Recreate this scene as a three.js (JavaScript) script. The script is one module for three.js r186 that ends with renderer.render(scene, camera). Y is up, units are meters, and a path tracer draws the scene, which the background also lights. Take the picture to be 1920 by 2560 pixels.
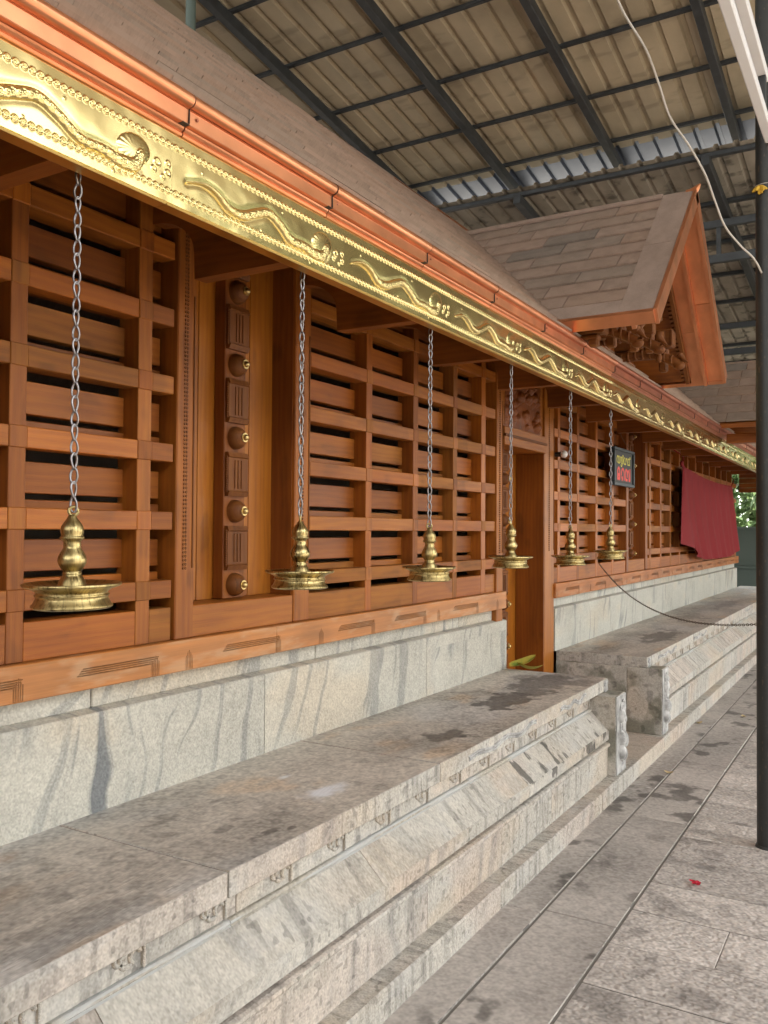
import * as THREE from 'three';
import { mergeGeometries } from 'three/addons/utils/BufferGeometryUtils.js';

// ---------------------------------------------------------------- camera, sky, sun, exposure
const scene = new THREE.Scene();
const camera = new THREE.PerspectiveCamera(62.0, 768 / 1024, 0.05, 400);
camera.position.set(0, 1.5, 0);
const R = THREE.MathUtils.degToRad;
camera.rotation.set(R(1.17), R(30.78), R(0.386), 'YXZ');

const renderer = new THREE.WebGLRenderer({ antialias: true });
renderer.setSize(768, 1024);
renderer.toneMapping = THREE.LinearToneMapping;
renderer.toneMappingExposure = 4.6;
renderer.shadowMap.enabled = true;

{ // hazy bright sky: pale at the horizon, soft blue above
  const W = 256, Hh = 128, d = new Float32Array(W * Hh * 4);
  for (let j = 0; j < Hh; j++) for (let i = 0; i < W; i++) {
    const el = (j + .5) / Hh * Math.PI - Math.PI / 2, t = Math.max(0, Math.sin(el)), k = (j * W + i) * 4;
    const m = Math.pow(1 - t, 2.2);
    d[k] = 1.22 + .30 * m; d[k + 1] = 1.25 + .25 * m; d[k + 2] = 1.30 + .12 * m; d[k + 3] = 1;
  }
  const t = new THREE.DataTexture(d, W, Hh, THREE.RGBAFormat, THREE.FloatType);
  t.mapping = THREE.EquirectangularReflectionMapping; t.magFilter = THREE.LinearFilter; t.needsUpdate = true;
  scene.background = t; scene.environment = t;
}
const sun = new THREE.DirectionalLight(0xfff1dc, 3.6);
sun.position.set(14, 26, 3); sun.target.position.set(0, 0, -4);
sun.castShadow = true; sun.shadow.radius = 6; sun.shadow.mapSize.set(2048, 2048);
Object.assign(sun.shadow.camera, { left: -25, right: 25, top: 25, bottom: -25, near: 1, far: 80 });
scene.add(sun, sun.target);

// ---------------------------------------------------------------- small tools
let seed = 7;
const rnd = () => { seed = (seed * 1664525 + 1013904223) >>> 0; return seed / 4294967296; };
const rr = (a, b) => a + (b - a) * rnd();
const clamp = (x, a = 0, b = 1) => Math.min(b, Math.max(a, x));
const sst = (a, b, x) => { const t = clamp((x - a) / (b - a)); return t * t * (3 - 2 * t); };
const mix = (a, b, t) => a + (b - a) * t;
const LAT = new Float32Array(65536); for (let i = 0; i < 65536; i++) LAT[i] = rnd();
function vn(x, y, px = 256, py = 256, o = 0) { // periodic value noise
  const xi = Math.floor(x), yi = Math.floor(y), fx = x - xi, fy = y - yi;
  const ux = fx * fx * (3 - 2 * fx), uy = fy * fy * (3 - 2 * fy);
  let x0 = xi % px, y0 = yi % py; if (x0 < 0) x0 += px; if (y0 < 0) y0 += py;
  const x1 = x0 + 1 === px ? 0 : x0 + 1, y1 = y0 + 1 === py ? 0 : y0 + 1, b0 = y0 * 7919 + o * 104729, b1 = y1 * 7919 + o * 104729;
  const a = LAT[(x0 * 131 + b0 + x0 * y0 * 31) & 65535], b = LAT[(x1 * 131 + b0 + x1 * y0 * 31) & 65535], c = LAT[(x0 * 131 + b1 + x0 * y1 * 31) & 65535], e = LAT[(x1 * 131 + b1 + x1 * y1 * 31) & 65535];
  return a + (b - a) * ux + (c - a) * uy + (a - b - c + e) * ux * uy;
}
function fbmRaw(u, v, fx, fy, oct, o) { let s = 0, a = .5, n = 0; for (let i = 0; i < oct; i++) { s += a * vn(u * fx, v * fy, fx, fy, o + i); n += a; a *= .5; fx *= 2; fy *= 2; } return s / n; }
const FIELDS = new Map(), FN = 320;
function fbm(u, v, fx, fy, oct, o = 0) { // coarse noise is computed once on a grid and read back smoothly
  if (Math.max(fx, fy) << (oct - 1) > 160) return fbmRaw(u, v, fx, fy, oct, o);
  const key = ((o * 64 + fx) * 64 + fy) * 8 + oct; let f = FIELDS.get(key);
  if (!f) { f = new Float32Array(FN * FN); for (let j = 0; j < FN; j++) for (let i = 0; i < FN; i++) f[j * FN + i] = fbmRaw(i / FN, j / FN, fx, fy, oct, o); FIELDS.set(key, f); }
  const x = (u - Math.floor(u)) * FN, y = (v - Math.floor(v)) * FN, xi = x | 0, yi = y | 0, a = x - xi, b = y - yi, x0 = xi % FN, x1 = (xi + 1) % FN, r0 = (yi % FN) * FN, r1 = ((yi + 1) % FN) * FN;
  const p = f[r0 + x0], q = f[r0 + x1], c = f[r1 + x0], d = f[r1 + x1]; return p + (q - p) * a + (c - p) * b + (p - q - c + d) * a * b;
}
const ENC = Array.from({ length: 4097 }, (_, i) => { const c = i / 4096; return 255 * (c <= .0031308 ? 12.92 * c : 1.055 * Math.pow(c, 1 / 2.4) - .055); });
const enc = c => ENC[(clamp(c) * 4096) | 0];
function tex(w, h, fn, srgb = true) { // fn(u,v) -> [r,g,b] linear, or a number for a grey relief map
  const d = new Uint8Array(w * h * 4);
  for (let j = 0; j < h; j++) for (let i = 0; i < w; i++) {
    const c = fn((i + .5) / w, (j + .5) / h), k = (j * w + i) * 4;
    if (srgb) { d[k] = enc(c[0]); d[k + 1] = enc(c[1]); d[k + 2] = enc(c[2]); } else d[k] = d[k + 1] = d[k + 2] = 255 * clamp(c);
    d[k + 3] = 255;
  }
  const t = new THREE.DataTexture(d, w, h); t.wrapS = t.wrapT = THREE.RepeatWrapping;
  t.magFilter = THREE.LinearFilter; t.minFilter = THREE.LinearMipmapLinearFilter; t.generateMipmaps = true;
  if (srgb) t.colorSpace = THREE.SRGBColorSpace; t.needsUpdate = true; return t;
}
const canv = (w, h, draw, srgb = true) => {
  const c = document.createElement('canvas'); c.width = w; c.height = h; draw(c.getContext('2d'), w, h);
  const t = new THREE.CanvasTexture(c); t.wrapS = t.wrapT = THREE.RepeatWrapping; if (srgb) t.colorSpace = THREE.SRGBColorSpace; return t;
};
const std = (o) => new THREE.MeshStandardMaterial(o);
const lin = (r, g, b) => new THREE.Color().setRGB(r, g, b);

const used = {};
function numbered(n) { used[n] = (used[n] ?? -1) + 1; return used[n] ? `${n}_${String(used[n]).padStart(3, '0')}` : n; }
function thing(name, label, category, pos = [0, 0, 0], group) {
  const o = new THREE.Group(); o.name = numbered(name); o.position.set(...pos); scene.add(o);
  o.userData = { label, category }; if (group) o.userData.group = group; o.base = pos; return o;
}
function struct(name, pos = [0, 0, 0]) { const o = new THREE.Group(); o.name = numbered(name); o.position.set(...pos); o.userData = { kind: 'structure' }; o.base = pos; scene.add(o); return o; }
function part(parent, name, geo, mat, kind) { // geometry is given in world metres
  const b = parent.base ?? [0, 0, 0];
  geo.translate(-b[0], -b[1], -b[2]);
  const m = new THREE.Mesh(geo, mat); m.name = name; m.castShadow = m.receiveShadow = true; m.base = b;
  if (kind) m.userData.kind = kind;
  parent.add(m); return m;
}
function solo(name, geo, mat, label, category, group) { const m = new THREE.Mesh(geo, mat); m.name = numbered(name); m.castShadow = m.receiveShadow = true; m.userData = label ? { label, category } : { kind: 'structure' }; if (group) m.userData.group = group; scene.add(m); return m; }

// texture coordinates in metres from the dominant axis; grain = axis along which u runs
function boxUV(g, su, sv = su, ou = 0, ov = 0, grain = null) {
  if (g.index) g = g.toNonIndexed();
  const p = g.attributes.position, n = g.attributes.normal, uv = new Float32Array(p.count * 2);
  for (let i = 0; i < p.count; i += 3) {
    let ax = 0, ay = 0, az = 0; for (let k = 0; k < 3; k++) { ax += n.getX(i + k); ay += n.getY(i + k); az += n.getZ(i + k); }
    ax = Math.abs(ax); ay = Math.abs(ay); az = Math.abs(az);
    const d = ax >= ay && ax >= az ? 0 : ay >= az ? 1 : 2;
    for (let k = 0; k < 3; k++) {
      const q = [p.getX(i + k), p.getY(i + k), p.getZ(i + k)];
      let a, b;
      if (d === 0) { a = q[2]; b = q[1]; } else if (d === 1) { a = q[2]; b = q[0]; } else { a = q[0]; b = q[1]; }
      if (grain === 1 && d !== 1) { const t = a; a = b; b = t; }
      else if (grain === 0 && d === 1) { const t = a; a = b; b = t; }
      uv[(i + k) * 2] = a / su + ou; uv[(i + k) * 2 + 1] = b / sv + ov;
    }
  }
  g.setAttribute('uv', new THREE.BufferAttribute(uv, 2)); return g;
}
// box with chamfered edges between two corners
function cbox(x0, x1, y0, y1, z0, z1, c = .003) {
  if (x0 > x1) [x0, x1] = [x1, x0]; if (y0 > y1) [y0, y1] = [y1, y0]; if (z0 > z1) [z0, z1] = [z1, z0];
  c = Math.min(c, (x1 - x0) * .3, (y1 - y0) * .3, (z1 - z0) * .3);
  const P = [], lo = [x0, y0, z0], hi = [x1, y1, z1];
  const V = (s, ax) => [0, 1, 2].map(k => (s[k] > 0 ? hi[k] : lo[k]) - (k === ax ? 0 : s[k] * c));
  const cen = [0, 1, 2].map(k => (lo[k] + hi[k]) / 2);
  const tri = (a, b, d) => {
    const n = [(b[1] - a[1]) * (d[2] - a[2]) - (b[2] - a[2]) * (d[1] - a[1]), (b[2] - a[2]) * (d[0] - a[0]) - (b[0] - a[0]) * (d[2] - a[2]), (b[0] - a[0]) * (d[1] - a[1]) - (b[1] - a[1]) * (d[0] - a[0])];
    const m = [0, 1, 2].map(k => (a[k] + b[k] + d[k]) / 3 - cen[k]);
    if (n[0] * m[0] + n[1] * m[1] + n[2] * m[2] < 0) P.push(...a, ...d, ...b); else P.push(...a, ...b, ...d);
  };
  const quad = (a, b, d, e) => { tri(a, b, d); tri(a, d, e); };
  for (let ax = 0; ax < 3; ax++) for (const s of [-1, 1]) {
    const [u, v] = [0, 1, 2].filter(k => k !== ax), S = (a, b) => { const t = [0, 0, 0]; t[ax] = s; t[u] = a; t[v] = b; return V(t, ax); };
    quad(S(-1, -1), S(1, -1), S(1, 1), S(-1, 1));
  }
  for (let ax = 0; ax < 3; ax++) { // edges along ax
    const [u, v] = [0, 1, 2].filter(k => k !== ax);
    for (const a of [-1, 1]) for (const b of [-1, 1]) { const S = w => { const t = [0, 0, 0]; t[u] = a; t[v] = b; t[ax] = w; return t; }; quad(V(S(-1), u), V(S(1), u), V(S(1), v), V(S(-1), v)); }
  }
  for (const a of [-1, 1]) for (const b of [-1, 1]) for (const d of [-1, 1]) tri(V([a, b, d], 0), V([a, b, d], 1), V([a, b, d], 2));
  const g = new THREE.BufferGeometry(); g.setAttribute('position', new THREE.BufferAttribute(new Float32Array(P), 3)); g.computeVertexNormals(); return g;
}
const plain = g => { const q = g.index ? g.toNonIndexed() : g; for (const k of Object.keys(q.attributes)) if (!['position', 'normal', 'uv'].includes(k)) q.deleteAttribute(k); if (!q.attributes.uv) q.setAttribute('uv', new THREE.BufferAttribute(new Float32Array(q.attributes.position.count * 2), 2)); return q; };
const merge = a => mergeGeometries(a.map(plain));
// prism: closed outline in (x,y) swept along z from za to zb, flat faces
function sweepZ(pts, za, zb) {
  const P = [], n = pts.length; let area = 0;
  for (let i = 0; i < n; i++) { const a = pts[i], b = pts[(i + 1) % n]; area += a[0] * b[1] - b[0] * a[1]; }
  const q = area > 0 ? pts : [...pts].reverse(), z0 = Math.min(za, zb), z1 = Math.max(za, zb);
  for (let i = 0; i < n; i++) { const a = q[i], b = q[(i + 1) % n]; P.push(a[0], a[1], z1, a[0], a[1], z0, b[0], b[1], z0, a[0], a[1], z1, b[0], b[1], z0, b[0], b[1], z1); }
  for (const t of THREE.ShapeUtils.triangulateShape(q.map(p => new THREE.Vector2(...p)), [])) {
    const [a, b, c] = t.map(i => q[i]); P.push(a[0], a[1], z1, b[0], b[1], z1, c[0], c[1], z1); P.push(a[0], a[1], z0, c[0], c[1], z0, b[0], b[1], z0);
  }
  const g = new THREE.BufferGeometry(); g.setAttribute('position', new THREE.BufferAttribute(new Float32Array(P), 3)); g.computeVertexNormals(); return g;
}
// the same along x: outline in (z,y)
function sweepX(pts, xa, xb) { const g = sweepZ(pts.map(([z, y]) => [-z, y]), xa, xb); g.rotateY(Math.PI / 2); return g; } // (x=-z', z) -> rotates z into x
function grid(nu, nv, f) { // smooth surface from f(u,v) -> [x,y,z]
  const P = [], I = [], U = [];
  for (let j = 0; j <= nv; j++) for (let i = 0; i <= nu; i++) { P.push(...f(i / nu, j / nv)); U.push(i / nu, j / nv); }
  for (let j = 0; j < nv; j++) for (let i = 0; i < nu; i++) { const a = j * (nu + 1) + i, b = a + 1, c = a + nu + 1, d = c + 1; I.push(a, b, d, a, d, c); }
  const g = new THREE.BufferGeometry(); g.setAttribute('position', new THREE.BufferAttribute(new Float32Array(P), 3)); g.setAttribute('uv', new THREE.BufferAttribute(new Float32Array(U), 2)); g.setIndex(I); g.computeVertexNormals(); return g;
}
const tube = (pts, r, seg = 24, rad = 8, closed = false) => new THREE.TubeGeometry(new THREE.CatmullRomCurve3(pts.map(p => new THREE.Vector3(...p)), closed), seg, r, rad, closed);
const V3 = (...a) => new THREE.Vector3(...a);

// ---------------------------------------------------------------- materials
const TW = [], TWB = [];
for (let k = 0; k < 3; k++) { // teak: u along the grain (1.3 m), v across (0.26 m)
  const f = (u, v) => {
    const w = fbm(u, v, 3, 4, 3, 40 * k) * 1.6 + v * 9;
    const cath = .5 + .5 * Math.sin((w + .35 * fbm(u, v, 8, 16, 2, 5 + 40 * k)) * 6.283 * 1.0);
    const fine = fbm(u, v, 10, 190, 3, 11 + 40 * k), pore = vn(u * 60, v * 250, 60, 250, 19 + 40 * k);
    return [cath, fine, pore];
  };
  TW.push(tex(1024, 512, (u, v) => {
    const [c, fi, po] = f(u, v); const blot = fbm(u, v, 3, 3, 4, 77 + k);
    const dk = sst(.62, .74, fbm(u, v, 5, 2, 4, 85 + k)) * .16; let t = .72 + .09 * c + .20 * (fi - .5) + .52 * (blot - .5) - (po > .84 ? .06 : 0) - dk; t = clamp(t, .3, 1.2);
    return [.42 * t, (.128 + .011 * c) * t * mix(.93, 1.05, blot), .017 * t];
  }));
  TWB.push(tex(1024, 512, (u, v) => { const [c, fi, po] = f(u, v); return .5 + .25 * (fi - .5) + .1 * c - (po > .78 ? .25 : 0); }, false));
}
const wood = (k, tint, rough = .48) => new THREE.MeshPhysicalMaterial({ map: TW[k], bumpMap: TWB[k], bumpScale: .0005, roughness: rough, color: tint, specularIntensity: .7 });
const WOOD = [wood(0, lin(.94, .92, .88)), wood(1, lin(.80, .75, .72), .52), wood(2, lin(.72, .65, .60), .44), wood(1, lin(1.10, 1.14, 1.08)), wood(0, lin(.66, .60, .56), .55), wood(2, lin(1.0, .90, .76), .5), wood(0, lin(.84, .92, 1.02), .6), wood(2, lin(1.16, 1.10, 1.0), .42)];
const WGOLD = [wood(0, lin(1.12, 1.18, .95), .4), wood(2, lin(1.05, 1.1, .9), .4)];
const CARVED = wood(2, lin(.50, .50, .56), .62);
const wuv = (g, grain) => boxUV(g, 1.3, .26, rnd(), rnd(), grain);

// grey-buff granite with gneiss bands (2 m tile)
function graniteFn(base, dark, band, sp, o) { // flowing gneiss veins, steep and uneven, over a speckled ground
  return (u, v) => {
    const q = fbm(u, v, 4, 4, 4, o), w1 = fbm(u, v, 3, 3, 3, o + 9) - .5, w2 = fbm(u, v, 5, 4, 3, o + 14) - .5;
    const uu = u + .28 * v + .20 * w1 + .06 * w2, vv = v + .25 * w2; // veins lean and sweep; many stones stay plain
    const flow = fbm(uu, vv, 26, 2, 4, o + 21), wide = fbm(uu, vv, 7, 2, 3, o + 25), patch = fbm(u, v, 3, 3, 2, o + 28);
    const veil = (sst(.46, .62, flow) * .75 + sst(.56, .68, wide) * .4) * sst(.40, .56, patch) + sst(.60, .68, flow) * .5;
    const s1 = vn(u * 340, v * 340, 340, 340, o + 3), s2 = vn(u * 170, v * 170, 170, 170, o + 5), s3 = fbm(u, v, 40, 40, 2, o + 6);
    const spk = (s1 - .5) * .55 + (s2 - .5) * .30 + (s3 - .5) * .22, t = 1 + sp * spk + .35 * (q - .5), yel = sst(.5, .75, fbm(u, v, 3, 5, 3, o + 31)), k = clamp(veil * band);
    return [mix(base[0] * (1 + .04 * yel), dark[0], k) * t, mix(base[1] * (1 - .03 * yel), dark[1], k) * t, mix(base[2] * (1 - .10 * yel), dark[2], k) * t];
  };
}
const reliefG = (o, f = 300) => tex(1024, 1024, (u, v) => .5 + .5 * (vn(u * f, v * f, f, f, o) - .5) + .5 * (vn(u * f / 2, v * f / 2, f / 2, f / 2, o + 2) - .5) + .4 * (fbm(u, v, 12, 12, 3, o + 4) - .5), false);
const RG = reliefG(300), RG2 = reliefG(330, 200);
const gDado = graniteFn([.49, .468, .41], [.18, .187, .19], .9, .62, 50), gFront = graniteFn([.475, .443, .393], [.23, .227, .22], .36, .66, 90);
const M = {};
M.dado = std({ map: tex(1024, 1024, gDado), bumpMap: RG, bumpScale: .003, roughness: .85 });
M.dado2 = std({ map: tex(640, 640, graniteFn([.47, .46, .41], [.22, .225, .22], .8, .45, 130)), bumpMap: RG, bumpScale: .002, roughness: .85 });
const frontMap = (wet, o) => tex(1024, 1024, (u, v) => { // weathered mouldings: fine grain, faint run-marks; wet = oil and water splashes
  const c = gFront(u, v), zone = fbm(u, v, 4, 4, 3, 311 + o), st = sst(.56, .74, fbm(u, v, 70, 3, 2, 301 + o)) * sst(.46, .62, zone) * .28;
  const sp = sst(.60, .66, fbmRaw(u, v, 16, 11, 5, 330 + o)) * wet, dot = sst(.76, .82, vn(u * 90, v * 90, 90, 90, 341 + o)) * sst(.45, .6, zone) * .3;
  const pk = sst(.45, .7, fbm(u, v, 3, 4, 3, 321 + o)), w = sst(.60, .76, fbm(u, v, 9, 26, 3, 345 + o)) * .22, k = (1 - st) * (1 - sp) * (1 - dot);
  return [mix(c[0] * (1 + .05 * pk), .54, w) * k, mix(c[1] * (1 - .015 * pk), .53, w) * k, mix(c[2] * (1 - .03 * pk), .52, w) * k];
});
M.front = std({ map: frontMap(.12, 0), bumpMap: RG, bumpScale: .003, roughness: .85 });
M.frontWet = std({ map: frontMap(.7, 40), bumpMap: RG, bumpScale: .003, roughness: .75 });
M.mossShadeStone = std({ map: tex(640, 640, (u, v) => { // same granite, with mossy grime and the shade of bench ends put into colour
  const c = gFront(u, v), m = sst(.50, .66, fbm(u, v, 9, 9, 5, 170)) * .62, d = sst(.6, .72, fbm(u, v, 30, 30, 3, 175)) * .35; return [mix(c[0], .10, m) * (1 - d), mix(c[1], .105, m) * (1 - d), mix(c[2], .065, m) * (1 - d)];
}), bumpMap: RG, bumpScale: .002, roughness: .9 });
M.lime = std({ map: tex(512, 512, (u, v) => { const t = .36 + .6 * (fbm(u, v, 12, 12, 4, 7) - .45); return [t, .98 * t, .95 * t]; }), roughness: .75 });
M.bead = std({ map: tex(512, 512, (u, v) => { const w = sst(.4, .65, fbm(u, v, 6, 20, 4, 61)), t = .40 * (1 + .5 * (vn(u * 200, v * 200, 200, 200, 63) - .5)); return [mix(t, .46, w), mix(t * .92, .46, w), mix(t * .78, .45, w)]; }), bumpMap: RG, bumpScale: .002, roughness: .85 });
M.mortar = std({ color: lin(.36, .38, .40), roughness: .9 });
// bench tops: buff granite trodden brown, oil and water marks where the photograph has them; u = along (6.2 m from z = 1.1), v = across (0.66 m from the wall)
function stain(u, v, L, cz, cx, rz, rx, o, edge = .35) { // soft-edged irregular spot
  const dz = (u * L - cz) / rz, dx = (v * .66 - cx) / rx, n = fbm(u, v, 90, 12, 4, o); return 1 - sst(1 - edge, 1 + edge * .3, Math.hypot(dz, dx) + (n - .5) * 1.7);
}
function benchTop(w, L, spots, o) {
  return tex(w, 512, (u, v) => {
    const g1 = vn(u * L * 120, v * 79, 4096, 4096, o), g2 = vn(u * L * 60, v * 40, 4096, 4096, o + 1), lo = fbm(u, v, 14, 3, 4, o + 2), l2 = fbm(u, v, 28, 5, 4, o + 3), gr = sst(.5, .72, fbm(u, v, 9, 2, 3, o + 5));
    let t = .48 * (1 + .42 * (g1 - .5) + .36 * (g2 - .5) + .55 * (lo - .5) + .4 * (l2 - .5));
    let c = [t * mix(1.03, .97, gr), t * mix(.94, .93, gr), t * mix(.82, .87, gr)];
    const rust = sst(.62, .78, fbm(u, v, 18, 4, 3, o + 8)) * .4; c = [c[0] * (1 + .25 * rust), c[1] * (1 - .08 * rust), c[2] * (1 - .4 * rust)];
    let wet = sst(.66, .76, fbmRaw(u, v, 60, 8, 5, o + 12)) * .4;
    for (const s of spots) { const k = stain(u, v, L, s[0], s[1], s[2], s[3], o + 15 + s[0] * 7 | 0, s[6]); if (s[4] < 0) wet = Math.max(wet, k * -s[4]); else c = c.map((x, i) => mix(x, s[5][i], k * s[4])); }
    return c.map(x => x * (1 - .72 * wet));
  });
}
const LB = 6.2, zB = 1.1;
const at = z => zB - z, fromWall = x => x + 2.12;
M.benchTop = std({ map: benchTop(2048, LB, [
  [at(-4.1), fromWall(-1.72), .30, .12, -.95], [at(-4.62), fromWall(-1.72), .42, .16, -.75], [at(-3.28), fromWall(-1.64), .14, .07, -.9], [at(-3.0), fromWall(-1.7), .25, .12, -.3],
  [at(-4.85), fromWall(-1.56), .22, .09, -.6], [at(-1.98), fromWall(-1.55), .045, .022, -.8], [at(-1.9), fromWall(-1.68), .05, .02, -.55], [at(-1.86), fromWall(-1.88), .06, .018, -.5], [at(-2.03), fromWall(-1.52), .02, .012, -.8],
  [at(-1.3), fromWall(-1.55), .25, .08, -.45], [at(-1.05), fromWall(-1.9), .3, .1, -.35], [at(-1.2), fromWall(-1.75), .2, .1, -.3],
  [at(-2.37), fromWall(-1.64), .11, .05, .95, [.78, .80, .84], .9], [at(-2.43), fromWall(-1.85), .05, .02, .9, [.78, .80, .84], .9], [at(-1.42), fromWall(-2.04), .10, .05, .35, [.36, .20, .10], .9]], 400), bumpMap: RG, bumpScale: .002, roughness: .62 });
M.benchTop2 = std({ map: benchTop(1024, 9, [[1.3, fromWall(-1.66), .48, .14, -.75], [.15, .3, .3, .1, -.4], [3.2, .3, .5, .12, -.4], [5, .4, .8, .1, -.4]], 450), bumpMap: RG, bumpScale: .0015, roughness: .6 });
// paving near the step: damp, blotched; 4 m tile
M.pave = [0, 1, 2].map(k => std({ map: tex(1024, 1024, (u, v) => {
  const g1 = vn(u * 512, v * 512, 512, 512, 500 + k), g2 = vn(u * 256, v * 256, 256, 256, 505 + k), lo = fbm(u, v, 9, 9, 4, 510 + k), bl = sst(.56, .68, fbmRaw(u, v, 30, 30, 5, 516 + k)) * sst(.42, .62, fbm(u, v, 7, 7, 3, 520 + k)) * .62;
  const t = [.43, .47, .40][k] * (1 + .34 * (g1 - .5) + .32 * (g2 - .5) + .7 * (lo - .5)) * (1 - bl); return [t * 1.04, t * .94, t * .86];
}), bumpMap: RG, bumpScale: .0015, roughness: .68 }));
M.rough = [0, 1, 2].map(k => std({ map: tex(1024, 1024, (u, v) => { // flamed slabs, coarse crystals; 2 m tile
  const g1 = vn(u * 220, v * 220, 220, 220, 530 + k), g2 = vn(u * 110, v * 110, 110, 110, 535 + k), lo = fbm(u, v, 5, 5, 4, 540 + k), dk = sst(.62, .78, fbm(u, v, 11, 11, 3, 546 + k)) * .35;
  const t = [.49, .53, .43][k] * (1 + .6 * (g1 - .5) + .3 * (g2 - .5) + .55 * (lo - .5)) * (1 - dk); return [t * 1.04, t * .94, t * .86];
}), bumpMap: RG2, bumpScale: .005, roughness: .72 }));
M.ground = std({ map: tex(512, 512, (u, v) => { const t = .22 * (1 + .6 * (fbm(u, v, 16, 16, 5, 560) - .5)); return [t * 1.05, t * .95, t * .84]; }), roughness: .9 });
// metals
const smudge = tex(512, 512, (u, v) => .35 + .55 * fbm(u, v, 10, 10, 5, 600), false);
const wob = tex(512, 512, (u, v) => fbm(u, v, 9, 9, 3, 610), false);
M.brass = std({ color: lin(.74, .60, .27), metalness: 1, roughness: .22 });
M.brassEdge = std({ color: lin(.78, .58, .20), metalness: 1, roughness: .28 });
const cop = (c, r) => std({ color: c, metalness: 1, roughness: r, map: tex(256, 256, (u, v) => { const t = .82 + .5 * (fbm(u, v, 6, 6, 5, 620) - .4); return [t, t * .98, t * .97]; }) });
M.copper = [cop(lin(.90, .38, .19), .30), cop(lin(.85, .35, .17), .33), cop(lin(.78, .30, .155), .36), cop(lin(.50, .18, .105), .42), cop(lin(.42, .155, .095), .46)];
M.copperSoffit = cop(lin(.90, .36, .17), .42); for (const m of [...M.copper, M.copperSoffit]) m.metalness = .82;
M.lampBrass = std({ metalness: 1, roughness: .30, roughnessMap: smudge, map: tex(512, 512, (u, v) => {
  const d = sst(.56, .74, fbm(u, v, 14, 14, 5, 630)), s = sst(.69, .76, fbm(u, v, 40, 40, 3, 640)); const t = 1 - .45 * d - .35 * s; return [.54 * t, .43 * t * (1 - .04 * d), .20 * t * (1 - .1 * d)];
}) });
M.lampBrass.roughness = .62;
M.lamps = [0, 1, 2].map(k => std({ metalness: 1, roughness: [.6, .5, .7][k], roughnessMap: smudge, map: tex(512, 512, (u, v) => { const d = sst(.52, .72, fbm(u, v, 10 + 4 * k, 14, 5, 650 + 9 * k)), q = sst(.67, .75, fbm(u, v, 40, 40, 3, 655 + 9 * k)), r = sst(.6, .72, fbm(u, v, 60, 3, 2, 658 + 9 * k)); const t = 1 - .48 * d - .35 * q - .3 * r; return [.55 * t, .435 * t * (1 - .04 * d), .20 * t * (1 - .1 * d)]; }) }));
M.knob = std({ color: lin(.62, .46, .2), metalness: 1, roughness: .4 });
M.chain = std({ color: lin(.32, .305, .31), metalness: 1, roughness: .38 });
M.iron = std({ color: lin(.16, .13, .10), metalness: .8, roughness: .55 });
M.black = std({ color: lin(.03, .025, .02), roughness: .6 });
// shed
M.sheet = [0, 1].map(k => std({ side: THREE.DoubleSide, roughness: .62, map: tex(1024, 512, (u, v) => { const d = fbm(u, v, 8, 6, 5, 700 + k), s = sst(.55, .8, fbm(u, v, 30, 4, 4, 710 + k)); const t = .40 * (1 + .6 * (d - .5) - .25 * s); return [t * 1.12, t * .94, t * .66]; }) }));
M.sheetOld = std({ side: THREE.DoubleSide, roughness: .8, map: tex(1024, 512, (u, v) => { const d = fbm(u, v, 10, 8, 5, 730), s = sst(.5, .75, fbm(u, v, 24, 10, 5, 740)); const t = .27 * (1 + .7 * (d - .5)) * (1 - .6 * s); return [t * 1.08, t * .98, t * .80]; }) });
M.galv = std({ color: lin(.14, .16, .205), metalness: .9, roughness: .36, side: THREE.DoubleSide });
M.steel = std({ roughness: .55, map: tex(256, 256, (u, v) => { const t = .035 * (1 + .9 * (fbm(u, v, 12, 12, 4, 750) - .5)); return [t * .92, t * 1.02, t * 1.12]; }) });
M.post = std({ roughness: .5, map: tex(256, 512, (u, v) => { const r = sst(.7, .8, fbm(u, v, 20, 30, 4, 760)); const t = .022 * (1 + .6 * (fbm(u, v, 8, 8, 4, 755) - .5)); return [mix(t, .12, r * .5), mix(t * 1.06, .08, r * .5), mix(t * 1.0, .05, r * .5)]; }) });
M.green = std({ color: lin(.10, .135, .12), roughness: .6 });
M.white = std({ color: lin(.74, .74, .76), roughness: .45 });
M.cable = std({ color: lin(.50, .46, .41), roughness: .6 });
// roof shingles
const TS = tex(512, 512, (u, v) => { const t = .9 + .5 * (fbm(u, v, 8, 8, 5, 800) - .45) + .16 * (vn(u * 200, v * 200, 200, 200, 801) - .5); return [t, t, t]; });
const shingleMat = (r, g, b) => std({ map: TS, color: lin(r, g, b), roughness: .72 });
M.shingle = [shingleMat(.365, .265, .208), shingleMat(.335, .245, .19), shingleMat(.38, .27, .21), shingleMat(.325, .25, .20), shingleMat(.36, .25, .188)];
M.shingleGrey = shingleMat(.25, .205, .172);
M.strip = shingleMat(.375, .275, .222);
M.interior = std({ color: lin(.30, .24, .19), roughness: .9 });
console.log('materials');

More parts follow.
